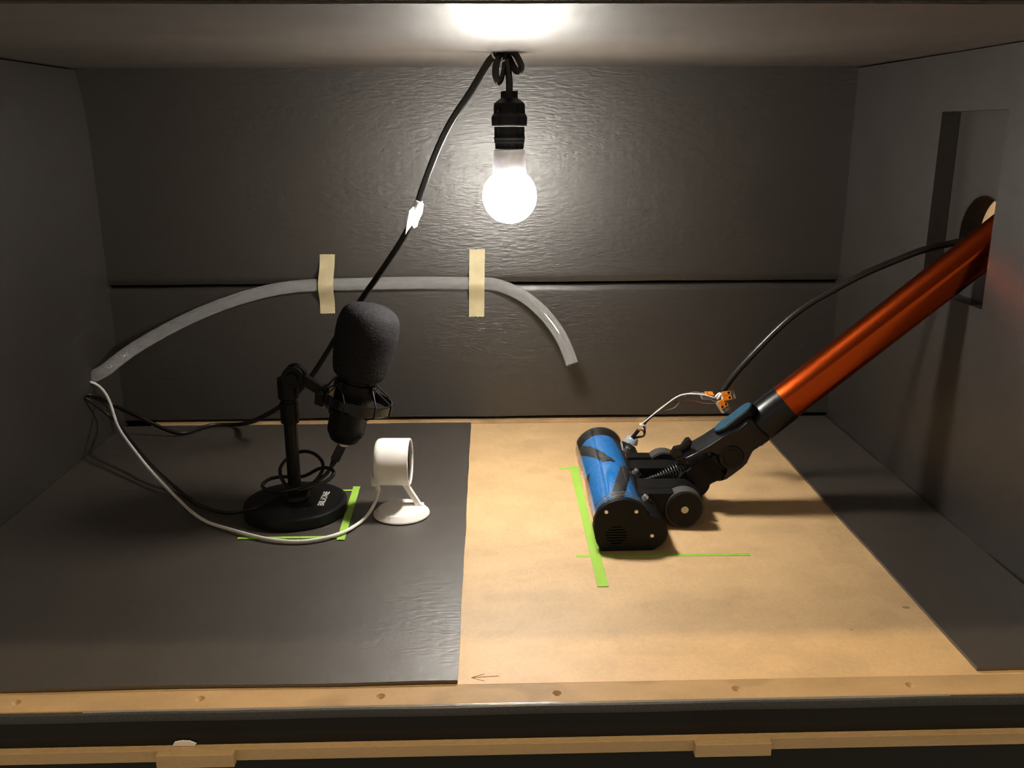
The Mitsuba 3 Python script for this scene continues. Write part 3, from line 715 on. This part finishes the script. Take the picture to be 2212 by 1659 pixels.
put(V + '__base', lathe([(0, MT + 0.0008), (0.0345, MT + 0.0008), (0.0358, MT + 0.0016), (0.0354, MT + 0.0030), (0.0300, MT + 0.0085), (0.0285, MT + 0.0092), (0, MT + 0.0096)], (vbc[0], vbc[1], 0), n=96), 'white_plastic', 25)
st0, st1 = np.array((-0.0913, 0.3790, 0.0069)), np.array((-0.1081, 0.3800, 0.0412))
st0[2] = max(st0[2], MT + 0.0085)
put(V + '__stem', sweep([st0 - (st1 - st0) * 0.04, st0, st1, st1 + (st1 - st0) * 0.25], [(0.0030, -0.0045), (0.0038, 0), (0.0030, 0.0045), (-0.0030, 0.0045), (-0.0038, 0), (-0.0030, -0.0045)], up=(1, 0, 0)), 'white_plastic', 30)
put(V + '__stem__foot', bx(st0[0] - 0.022, st0[0] + 0.006, st0[1] - 0.0045, st0[1] + 0.0045, MT + 0.0085, MT + 0.0112, 0.001), 'white_plastic', False)
thing(V, 'small white round security camera on a disc stand, right of the microphone', 'camera')
W_ = 'white_cable'
wp = np.array([(-0.1467, 0.3820, 0.0403), (-0.1437, 0.3800, 0.0360), (-0.1437, 0.3720, 0.0285), (-0.1477, 0.3580, 0.0206), (-0.1564, 0.3494, 0.0100), (-0.1678, 0.3264, 0.0080), (-0.1791, 0.3076, 0.0088), (-0.1990, 0.2933, 0.0085), (-0.2252, 0.2863, 0.0080), (-0.2533, 0.2898, 0.0080), (-0.2837, 0.3025, 0.0080), (-0.3166, 0.3221, 0.0080), (-0.3510, 0.3441, 0.0085), (-0.3734, 0.3625, 0.0120), (-0.4041, 0.4120, 0.0053), (-0.4416, 0.4550, 0.0147), (-0.4763, 0.4950, 0.0254), (-0.5087, 0.5350, 0.0375), (-0.5377, 0.5720, 0.0491), (-0.5592, 0.6050, 0.0601), (-0.5747, 0.6320, 0.0753), (-0.5885, 0.6500, 0.0893), (-0.5982, 0.6560, 0.0980), (-0.6046, 0.6560, 0.1033), (-0.6067, 0.6487, 0.1075), (-0.6397, 0.7196, 0.0875)])
put(W_ + '__lead', tube(wp, 0.0021, 320, 10), 'white_cable', True)
put(W_ + '__plug', bx(wp[0][0] - 0.0052, wp[0][0] + 0.001, wp[0][1] - 0.005, wp[0][1] + 0.005, wp[0][2] - 0.001, wp[0][2] + 0.0105, 0.0012), 'white_plastic', False)
put(W_ + '__strain_relief', tube([wp[0] + (0.001, 0, 0.002), wp[1], wp[1] + (wp[2] - wp[1]) * 0.3], 0.0033, 10, 12), 'white_plastic', True)
thing(W_, 'white cable running from the left wall along the mat to the white camera', 'cable')

# ---------------------------------------------------------------- vacuum cleaner
Q = 'vacuum_cleaner'
Y0, Y1 = 0.262, 0.530
def shear(m):
    v = np.array(m.vertices); v[:, 0] += (v[:, 1] - Y0) * 0.016
    return trimesh.Trimesh(v, m.faces, process=False)
RCx, RCz, RR = 0.1535, 0.0310, 0.0345
cap2 = [(0.1290, 0.0005), (0.1235, 0.012), (0.1196, 0.030), (0.1200, 0.045)] + [(RCx + RR * math.cos(a), RCz + RR * math.sin(a)) for a in np.linspace(2.62, 0.42, 22)] + \
       [(0.1925, 0.0425)] + [(0.1885 + 0.0192 * math.cos(a), 0.0225 + 0.0198 * math.sin(a)) for a in np.linspace(1.2, -1.15, 18)] + [(0.1925, 0.0015), (0.1890, 0.0005)]
cap2[3] = (0.1215, 0.0445)
capm = man(xzprism(cap2, Y0, Y0 + 0.011, 0.0016))
for q in range(7):
    hw = [0.0062, 0.0098, 0.0118, 0.0124, 0.0118, 0.0100, 0.0062][q]
    zc_ = 0.0312 - 0.0034 * q
    capm -= man(bx(0.1472 - hw, 0.1472 + hw, Y0 - 0.01, Y0 + 0.003, zc_ - 0.00065, zc_ + 0.00065))
put(Q + '__end_cap', tm(capm), 'matte_black', 30, 'black near end cap with vent slots')
cp2 = xzprism(cap2, Y1 - 0.009, Y1, 0.0016)
put(Q + '__end_cap', shear(cp2), 'matte_black', 30)
for (x, z) in ((0.1343, 0.0507), (0.1692, 0.0507), (0.1886, 0.0199)):
    put(Q + '__end_cap__screw', lathe([(0, -0.0020), (0.0010, -0.0020), (0.0012, -0.0015), (0.0021, -0.0014), (0.0025, -0.0006), (0.0025, 0.001), (0, 0.001)], (x, Y0, z), (0, 1, 0), 20), 'steel', 25)
# rear housing behind the window
rear = [(0.1300, 0.0008), (0.1310, 0.0060), (0.1500, 0.0035), (0.1700, 0.0060), (0.1790, 0.0140), (0.1835, 0.0280), (0.1812, 0.0395), (0.1850, 0.0440), (0.1905, 0.0425)] + \
       [(0.1875 + 0.0185 * math.cos(a), 0.0225 + 0.0190 * math.sin(a)) for a in np.linspace(1.15, -0.9, 12)] + [(0.1940, 0.0008)]
put(Q + '__housing', shear(xzprism(rear, Y0 + 0.0108, Y1 - 0.0088, 0.0004)), 'matte_black', 30)
# clear roller window: single curved sheet
aw = np.linspace(0.36, 3.35, 40)
yw = np.linspace(Y0 + 0.003, Y1 - 0.001, 24)
gy, ga = np.meshgrid(yw, aw, indexing='ij')
rw = RR + 0.0012
P_ = np.stack([RCx + rw * np.cos(ga) + (gy - Y0) * 0.016, gy, RCz + rw * np.sin(ga)], -1).reshape(-1, 3)
ii, jj = np.meshgrid(np.arange(23), np.arange(39), indexing='ij')
a_ = (ii * 40 + jj).ravel()
fw = np.vstack([np.c_[a_, a_ + 1, a_ + 41], np.c_[a_, a_ + 41, a_ + 40]])
put(Q + '__roller_window', trimesh.Trimesh(P_, fw, process=False), 'clear_sheet', True, 'clear curved roller window')
for yy in (Y0 + 0.0135, Y0 + 0.022):
    rib = [(RCx + (RR + 0.0004) * math.cos(a) + (yy - Y0) * 0.016, yy, RCz + (RR + 0.0004) * math.sin(a)) for a in np.linspace(0.45, 2.6, 30)]
    put(Q + '__roller_window__rim', tube(rib, 0.0008, 30, 6, False, up=(0, 1, 0)), 'clear_block', True)
# brush roller
RB = 0.0296
put(Q + '__brush_roller', shear(lathe([(0, 0.0), (0.016, 0.0), (0.017, 0.004), (RB - 0.001, 0.0042), (RB, 0.006), (RB, Y1 - Y0 - 0.034), (RB - 0.001, Y1 - Y0 - 0.032), (0.017, Y1 - Y0 - 0.031), (0.016, Y1 - Y0 - 0.026), (0, Y1 - Y0 - 0.026)], (RCx, Y0 + 0.0125, RCz), (0, 1, 0), 96)), 'blue_velvet', 35, 'blue soft brush roller')
ra, rb_ = Y0 + 0.019, Y1 - 0.026
ym = (ra + rb_) / 2
for q in range(3):
    for (ya_, yb_, f0, f1) in ((rb_, ym + 0.010, 2.85, 1.58), (ym + 0.006, ra, 0.78, 1.72)):
        nst, nwd = 60, 9
        yy = np.linspace(ya_, yb_, nst)
        phi = np.linspace(f0, f1, nst) + q * 2.094
        hwid = 0.27 + 0.05 * (meshkit.noise(np.stack([yy * 500, yy * 0, yy * 0 + q], -1), 9) - 0.5)
        V_ = []
        for k in range(nst):
            for j in range(nwd):
                s = j / (nwd - 1) * 2 - 1
                r = RB + 0.0020 * (1 - abs(s) ** 3) - (0.0006 if abs(s) == 1 else 0)
                an = phi[k] + s * (hwid[k] + 0.07 * math.sin(k * 2.7 + j * 5))
                V_.append((RCx + r * math.cos(an) + (yy[k] - Y0) * 0.016, yy[k] + 0.0012 * math.sin(j * 4.1 + k), RCz + r * math.sin(an)))
        ii, jj = np.meshgrid(np.arange(nst - 1), np.arange(nwd - 1), indexing='ij')
        a_ = (ii * nwd + jj).ravel()
        put(Q + '__brush_roller__bristle_strip', trimesh.Trimesh(np.array(V_), np.vstack([np.c_[a_, a_ + nwd, a_ + nwd + 1], np.c_[a_, a_ + nwd + 1, a_ + 1]]), process=False), 'bristle_black', True, 'black bristle strip')
# lugs with screws that hold the window
for (x, y, z) in ((0.1925, 0.4882, 0.0470), (0.1909, 0.4001, 0.0470), (0.1887, 0.3127, 0.0470)):
    put(Q + '__window_screw', lathe([(0, -0.003), (0.0036, -0.003), (0.0038, 0.0010), (0.0030, 0.0030), (0.0014, 0.0038), (0, 0.0039)], (x, y, z), (0.25, -0.1, 1), 24), 'steel', 25)
    put(Q + '__window_tab', bx(x - 0.011, x + 0.003, y - 0.0045, y + 0.0045, z - 0.0035, z - 0.0018, 0.0006), 'clear_sheet', False)
    put(Q + '__window_pin', lathe([(0, 0), (0.0016, 0), (0.0018, 0.001), (0.0010, 0.002), (0, 0.0022)], (x - 0.0085, y - 0.002, z - 0.0016), (0, 0, 1), 16), 'steel', 25)
    put(Q + '__screw_boss', lathe([(0.0072, -0.016), (0.0070, 0), (0.0064, 0.0008), (0, 0.0008)], (x + 0.001, y, z - 0.0045), (0, 0, 1), 24), 'matte_black', 30)
# far shoulder of the housing carrying the glue
put(Q + '__shoulder', xzprism([(0.182, 0.006), (0.182, 0.0440), (0.190, 0.0455), (0.2000, 0.0445), (0.2085, 0.038), (0.214, 0.026), (0.214, 0.006)], 0.452, 0.520, 0.002), 'matte_black', 30)
# arms to the wheels
put(Q + '__arm', xzprism([(0.184, 0.010), (0.184, 0.0455), (0.2270, 0.0455), (0.2500, 0.0450), (0.2650, 0.036), (0.268, 0.026), (0.240, 0.016), (0.205, 0.010)], 0.346, 0.378, 0.0012), 'matte_black', 30)
put(Q + '__arm', xzprism([(0.184, 0.012), (0.184, 0.0455), (0.2290, 0.0455), (0.2290, 0.034), (0.205, 0.012)], 0.327, 0.3455, 0.0012), 'matte_black', 30)
put(Q + '__arm', xzprism([(0.184, 0.010), (0.184, 0.0470), (0.2380, 0.0470), (0.2520, 0.0450), (0.268, 0.036), (0.268, 0.020), (0.205, 0.010)], 0.412, 0.444, 0.0012), 'matte_black', 30)
put(Q + '__arm', xzprism([(0.184, 0.012), (0.184, 0.0500), (0.2180, 0.0500), (0.2260, 0.034), (0.205, 0.012)], 0.4445, 0.464, 0.0012), 'matte_black', 30)
put(Q + '__crossbar', bx(0.196, 0.232, 0.3785, 0.4115, 0.008, 0.026, 0.002), 'matte_black', False)
wcx, wcz, wr = 0.2400, 0.0248, 0.0246
for (ya, yb) in ((0.3245, 0.3440), (0.4660, 0.4860)):
    w = put(Q + '__wheel', lathe([(0, 0), (wr - 0.0022, 0), (wr - 0.0004, 0.0007), (wr, 0.0022), (wr, yb - ya - 0.002), (wr - 0.001, yb - ya), (0, yb - ya)], (wcx, ya, wcz), (0, 1, 0), 72), 'rubber_grey', 25, 'grey rubber wheel')
    put(w + '__hub', lathe([(0, -0.0006), (wr - 0.0030, -0.0006), (wr - 0.0022, 0.0002), (wr - 0.0022, 0.001), (0, 0.001)], (wcx, ya, wcz), (0, 1, 0), 64), 'matte_black', 30, 'black wheel face')
    put(w + '__axle_cap', disc(0.0046, 0.0008, (wcx, ya - 0.0012, wcz), (0, 1, 0), 0.0002, 32), 'cream_dot', 30, 'cream axle dot')
# spring
c0, c1 = np.array((0.2084, 0.3940, 0.0388)), np.array((0.2526, 0.3940, 0.0523))
tq = np.linspace(0, 1, 420)
sd = unit(c1 - c0); su = unit(np.array([0, 1, 0]) - sd * sd[1]); sv = np.cross(sd, su)
rad_ = 0.0030 + 0.0068 * np.clip((tq - 0.16) / 0.6, 0, 1)
an_ = 2 * np.pi * 13 * tq
hel = c0 + np.outer(tq, c1 - c0) + rad_[:, None] * (np.cos(an_)[:, None] * su + np.sin(an_)[:, None] * sv)
put(Q + '__spring', sweep(hel, ring_section(0.00085, 6), up=(0.2, 0.9, 0.3)), 'spring_steel', True, 'coil spring behind the head')
put(Q + '__spring_rod', tube([c0 - sd * 0.012, c1 + sd * 0.006], 0.0026, 6, 12, False), 'satin_black', True)
# yoke between the arms and the neck
YN0, YN1 = 0.3660, 0.4085
def cr(pts, y):   # pixel-free: outlines are given in (x, z)
    return pts
yoke = np.array([(0.2515, 0.3720, 0.0551), (0.2668, 0.3720, 0.0693), (0.2907, 0.3720, 0.0450), (0.2903, 0.3720, 0.0418), (0.2683, 0.3720, 0.0288), (0.2618, 0.3720, 0.0391), (0.2543, 0.3720, 0.0455)])
put(Q + '__yoke', xzprism(yoke, 0.374, 0.4045, 0.0012), 'matte_black', 30)
disc_c = np.array((0.2629, 0.3850, 0.0377))
put(Q + '__hinge', disc(0.0215, 0.033, (disc_c[0], 0.379, disc_c[2]), (0, 1, 0), 0.0015), 'matte_black', 30)
hc2 = np.array((0.2936, 0.3850, 0.0609))
put(Q + '__hinge', disc(0.0195, 0.030, (hc2[0], 0.3745, hc2[2]), (0, 1, 0), 0.0015), 'satin_black', 30)
# ribbed swivel sleeve
rs = [np.array(q) for q in [(0.2660, 0.3740, 0.0711), (0.2769, 0.3740, 0.0766), (0.2979, 0.3740, 0.0530), (0.2865, 0.3740, 0.0436)]]
rb = []
for q in range(11):
    k = q / 10
    pa, pb = rs[0] * (1 - k) + rs[1] * k, rs[3] * (1 - k) + rs[2] * k
    bow = 0.0
    dd = unit(pb - pa); ww = np.array([-dd[2], 0, dd[0]])
    g = 0.00055
    rb.append(xzprism([pa - ww * g, pb - ww * g, pb + ww * g, pa + ww * g], 0.3655 + 0.0012 * abs(k - 0.5), 0.4075, 0.0003, 1))
put(Q + '__ribbed_sleeve', join(*rb, xzprism([rs[0], rs[1], rs[2], rs[3]], 0.3675, 0.4060, 0.001)), 'satin_black', 30, 'ribbed black swivel sleeve')
# neck body
neck = np.array([(0.2474, 0.3660, 0.0768), (0.2646, 0.3660, 0.0858), (0.2788, 0.3660, 0.0943), (0.2923, 0.3660, 0.1040), (0.3019, 0.3660, 0.1100), (0.3133, 0.3660, 0.1147), (0.3216, 0.3660, 0.1226), (0.3288, 0.3660, 0.1280), (0.3384, 0.3660, 0.1156), (0.3521, 0.3660, 0.1038), (0.3519, 0.3660, 0.0989), (0.3329, 0.3660, 0.0849), (0.3293, 0.3660, 0.0769), (0.3263, 0.3660, 0.0688), (0.3208, 0.3660, 0.0627), (0.3072, 0.3660, 0.0516), (0.3010, 0.3660, 0.0469), (0.2957, 0.3660, 0.0467), (0.3009, 0.3660, 0.0586), (0.2979, 0.3660, 0.0686), (0.2896, 0.3660, 0.0793), (0.2787, 0.3660, 0.0850), (0.2671, 0.3660, 0.0827), (0.2562, 0.3660, 0.0767), (0.2494, 0.3660, 0.0730)])
put(Q + '__neck', xzprism(neck, YN0, YN1, 0.0018, 3), 'gloss_black', 40, 'glossy black neck')
hb = np.array((0.3055, 0.3655, 0.0774))
put(Q + '__neck__pivot_ring', lathe([(0.0, -0.0030), (0.0095, -0.0030), (0.0103, -0.0022), (0.0125, -0.0026), (0.0150, -0.0022), (0.0170, -0.0002), (0.0170, 0.010), (0, 0.010)], (hb[0], 0.3670, hb[2]), (0, 1, 0), 56), 'satin_black', 30)
# collar that takes the tube
cs = np.array([(0.3305, 0.3660, 0.1285), (0.3687, 0.3660, 0.1553), (0.3726, 0.3660, 0.1510), (0.3852, 0.3660, 0.1309), (0.3856, 0.3660, 0.1266), (0.3578, 0.3660, 0.1068), (0.3538, 0.3660, 0.1056)])
# tube cross-section: (up, sideways); rounded top, crease at the front, flat flanks
Wp = unit(np.array([0, 0, 1]) - WD * WD[2]); Wn = np.cross(WD, Wp)      # Wn points to the back or front
if Wn[1] > 0: pass
def wand_section(s):
    top = [(0.0035, 0.0205), (0.0090, 0.0180), (0.0140, 0.0140), (0.0180, 0.0095), (0.0212, 0.0045), (0.0232, -0.0010), (0.0234, -0.0060), (0.0220, -0.0110), (0.0190, -0.0155), (0.0145, -0.0188), (0.0085, -0.0204)]
    low = [(-0.0125 - 0.0105 * math.sin(a), -0.0190 * math.cos(a)) for a in np.linspace(0, math.pi, 13)]
    p = np.array(top + low) * s
    return p if Polygon(p).exterior.is_ccw else p[::-1]
sec_w = wand_section(1.0)
wl = np.linspace(-0.004, 0.42, 30)
put(Q + '__tube', sweep(WA + wl[:, None] * WD, sec_w, up=Wp), 'orange_anodised', 25, 'metallic orange tube')
cl_ = np.linspace(-0.062, -0.0035, 8)
put(Q + '__collar', sweep(WA + cl_[:, None] * WD, wand_section(1.045), up=Wp), 'gloss_black', 25, 'glossy black tube collar')
# latch on top of the neck
lt = np.array([(0.2322, 0.3840, 0.0741), (0.2372, 0.3840, 0.0835), (0.2460, 0.3840, 0.0853), (0.2521, 0.3840, 0.0946), (0.2562, 0.3840, 0.0958), (0.2594, 0.3840, 0.0920), (0.2552, 0.3840, 0.0801), (0.2516, 0.3840, 0.0688), (0.2474, 0.3840, 0.0676), (0.2386, 0.3840, 0.0658)])
put(Q + '__latch', xzprism(lt, 0.3835, 0.3955, 0.0012), 'gloss_black', 30, 'black latch at the foot of the neck')
lt2 = np.array([(0.2372, 0.3780, 0.0687), (0.2507, 0.3780, 0.0742), (0.2537, 0.3780, 0.0597), (0.2465, 0.3780, 0.0623)])
put(Q + '__latch__tongue', xzprism(lt2, 0.380, 0.396, 0.001), 'satin_black', 30)
# release pedal with blue pad
pa, pb = np.array((0.2980, 0.3880, 0.1114)), np.array((0.3246, 0.3860, 0.1339))
pd = unit(pb - pa); pu = unit(np.cross(pd, (0, 1, 0)))
if pu[2] < 0: pu = -pu
def stadium(l, r, n=14):
    return [(l + r * math.cos(a), r * math.sin(a)) for a in np.linspace(-math.pi / 2, math.pi / 2, n)] + [(r * math.cos(a), r * math.sin(a)) for a in np.linspace(math.pi / 2, 3 * math.pi / 2, n)]
pl_ = np.linalg.norm(pb - pa)
put(Q + '__pedal', prism(stadium(pl_, 0.0126), 0.0105, frame(pa - pu * 0.0085, pu, pd), 0.0018), 'satin_black', 30, 'black release pedal')
put(Q + '__pedal__pad', prism(stadium(pl_, 0.0106), 0.0012, frame(pa + pu * 0.0017, pu, pd), 0.0004), 'blue_pad', 30, 'dark blue pad')
# glue blob where the wires leave the housing
gb = np.array((0.2066, 0.5335, 0.0470))
put(Q + '__glue_blob', lathe([(0.0105, -0.006), (0.0092, 0.0002), (0.0062, 0.0028), (0.0036, 0.0052), (0.0016, 0.0062), (0, 0.0065)], gb - (0, 0, 0.001), (0.35, -0.1, 1), 28), 'glue', True, 'pale glue blob around the wires')
thing(Q, 'stick vacuum cleaner with blue roller head and metallic orange tube through the right wall', 'vacuum cleaner')

# ---------------------------------------------------------------- wires, connectors, supply cable
YW = 0.470
wires = {
    'white_wire': (np.array([(0.2127, 0.4850, 0.0852), (0.2165, 0.4820, 0.0902), (0.2270, 0.4780, 0.1013), (0.2422, 0.4740, 0.1157), (0.2528, 0.4720, 0.1247), (0.2642, 0.4700, 0.1304), (0.2782, 0.4680, 0.1315), (0.2904, 0.4660, 0.1306), (0.3065, 0.4660, 0.1258)]), 0.0010, 'white_cable', 'white wire from the vacuum head to the lever connectors'),
    'brown_wire': (np.array([(0.2151, 0.4870, 0.0818), (0.2221, 0.4820, 0.0955), (0.2337, 0.4780, 0.1086), (0.2426, 0.4760, 0.1150), (0.2560, 0.4740, 0.1188), (0.2701, 0.4720, 0.1212), (0.2856, 0.4700, 0.1190), (0.2979, 0.4680, 0.1175), (0.3113, 0.4660, 0.1192)]), 0.0008, 'copper_wire', 'thin brown wire from the vacuum head to the lever connectors'),
    'grey_wire': (np.array([(0.2267, 0.4800, 0.1007), (0.2430, 0.4760, 0.1064), (0.2539, 0.4740, 0.1109), (0.2584, 0.4730, 0.1177), (0.2654, 0.4720, 0.1272), (0.2754, 0.4700, 0.1329), (0.2857, 0.4680, 0.1327), (0.2970, 0.4660, 0.1260), (0.3067, 0.4660, 0.1213), (0.3143, 0.4640, 0.1237)]), 0.0006, 'wire_grey', 'thin grey wire beside the white wire from the vacuum head'),
}
for nm, (pp, r, mt, lb) in wires.items():
    put(nm, tube(pp, r, 80, 8), mt, True); thing(nm, lb, 'wire')
# black wrapped bundle and the twisted loop at the housing
put('wire_bundle__sleeve', tube(np.array([(0.2142, 0.4860, 0.0842), (0.2192, 0.4830, 0.0918), (0.2273, 0.4800, 0.1007)]), 0.0023, 12, 10), 'rubber_black', True)
put('wire_bundle__sleeve', tube(np.array([(0.1997, 0.4920, 0.0620), (0.2033, 0.4910, 0.0671), (0.2073, 0.4890, 0.0738)]), 0.0026, 12, 10), 'rubber_black', True)
put('wire_bundle__tie', tube(np.array([(0.2125, 0.4840, 0.0855), (0.2078, 0.4820, 0.0842), (0.2115, 0.4810, 0.0832), (0.2157, 0.4830, 0.0818), (0.2164, 0.4860, 0.0774), (0.2129, 0.4880, 0.0761)]), 0.0010, 30, 8), 'white_cable', True, 'white wire twist')
put('wire_bundle__strand', tube(np.array([(0.2070, 0.4870, 0.0738), (0.2106, 0.4860, 0.0755), (0.2145, 0.4850, 0.0717), (0.2148, 0.4860, 0.0666), (0.2101, 0.4880, 0.0639), (0.2046, 0.4900, 0.0619)]), 0.0012, 40, 8), 'copper_wire', True, 'dark brown strand')
put('wire_bundle__strand', tube(np.array([(0.2137, 0.4860, 0.0801), (0.2155, 0.4840, 0.0747), (0.2136, 0.4860, 0.0659), (0.2066, 0.4870, 0.0650), (0.2024, 0.4920, 0.0599)]), 0.0012, 40, 8), 'rubber_black', True)
thing('wire_bundle', 'short twisted bundle of dark wires rising from the glue on the vacuum head', 'wire')

def lever_nut(c, ux, uz, w, l, h, label, grp=None, face=None):
    """c centre, ux along the levers, uz out of the lever face."""
    key = fresh('lever_connector')
    A = frame(c, uz, ux)
    def part(mesh):
        mesh.apply_transform(A); return mesh
    put(key + '__body', part(bx(-l / 2, l / 2, -w / 2, w / 2, -h / 2, h / 2 - 0.0012, 0.0008)), 'clear_block', False, 'clear connector body')
    for s in (-1, 1):
        m = tm(man(bx(-l / 2 - 0.0006, l * 0.16, s * w / 4 - w * 0.225, s * w / 4 + w * 0.225, h / 2 - 0.0011, h / 2 + 0.0006, 0.0004)) - man(bx(-l * 0.10, l * 0.10, s * w / 4 - w * 0.11, s * w / 4 + w * 0.11, 0, h)))
        put(key + '__lever', part(m), 'orange_plastic', False, 'orange lever')
        put(key + '__slot', part(bx(-l * 0.10, l * 0.10, s * w / 4 - w * 0.11, s * w / 4 + w * 0.11, h / 2 - 0.0009, h / 2 - 0.0003)), 'matte_black', False)
        put(key + '__contact', part(bx(l * 0.22, l * 0.42, s * w / 4 - w * 0.09, s * w / 4 + w * 0.09, -h * 0.2, h * 0.1)), 'steel', False)
    thing(key, label, 'connector', grp)
    return key
def dirpx(a, b):
    return unit(np.array(b) - np.array(a))
cA, cB, cC = np.array((0.3228, 0.4620, 0.1307)), np.array((0.3157, 0.4580, 0.1173)), np.array((0.2964, 0.4720, 0.1275))
lever_nut(cA, dirpx((0.3135, 0.4620, 0.1289), (0.3334, 0.4620, 0.1332)), (0.1, -0.92, 0.35), 0.0135, 0.0185, 0.0080, 'orange lever connector highest and nearest the black supply cable')
lever_nut(cB, dirpx((0.3102, 0.4580, 0.1256), (0.3200, 0.4580, 0.1085)), (0.1, -0.92, 0.30), 0.0125, 0.0170, 0.0080, 'orange lever connector lowest, just above the blue pedal pad')
lever_nut(cC, dirpx((0.3045, 0.4720, 0.1307), (0.2893, 0.4720, 0.1302)), (0.05, -0.2, 1.0), 0.0110, 0.0155, 0.0075, 'orange lever connector turned away, leftmost where the white wire ends')
sc = np.array([(0.3137, 0.4640, 0.1342), (0.3181, 0.4630, 0.1409), (0.3256, 0.4610, 0.1543), (0.3423, 0.4550, 0.1794), (0.3723, 0.4450, 0.2191), (0.4055, 0.4360, 0.2543), (0.4401, 0.4280, 0.2789), (0.4718, 0.4200, 0.2995), (0.5097, 0.4140, 0.3181), (0.5427, 0.4080, 0.3325), (0.5762, 0.4050, 0.3407), (0.5971, 0.4020, 0.3466), (0.6400, 0.4556, 0.3454), (0.7000, 0.5491, 0.3398)])
put('supply_cable__sheath', tube(sc, 0.0043, 160, 12), 'cord_black', True)
put('supply_cable__core', join(tube(np.array([(0.3137, 0.4640, 0.1342), (0.3092, 0.4630, 0.1319), (0.3054, 0.4620, 0.1283)]), 0.0016, 12, 8), tube(np.array([(0.3141, 0.4630, 0.1338), (0.3107, 0.4610, 0.1299), (0.3080, 0.4620, 0.1257)]), 0.0016, 12, 8), tube(np.array([(0.3150, 0.4640, 0.1329), (0.3180, 0.4630, 0.1312), (0.3197, 0.4620, 0.1301)]), 0.0013, 12, 8), tube(np.array([(0.3142, 0.4630, 0.1325), (0.3144, 0.4600, 0.1275), (0.3144, 0.4590, 0.1226)]), 0.0013, 12, 8)), 'white_cable', True, 'pale core ends')
thing('supply_cable', 'thick black cable arching from the lever connectors to the hole in the right wall', 'cable')
# small crumbs
put('paper_scrap', prism([(-0.0105, -0.001), (-0.008, 0.003), (-0.002, 0.0042), (0.005, 0.0038), (0.0105, 0.001), (0.009, -0.0015)], 0.0016, frame((-0.2665, -0.0312, -0.0338 + 0.0012), (0, -1, 0), (1, 0, 0)), 0.0003), 'white_plastic', 30)
thing('paper_scrap', 'tiny white scrap on the front ledge above the left block', 'scrap')
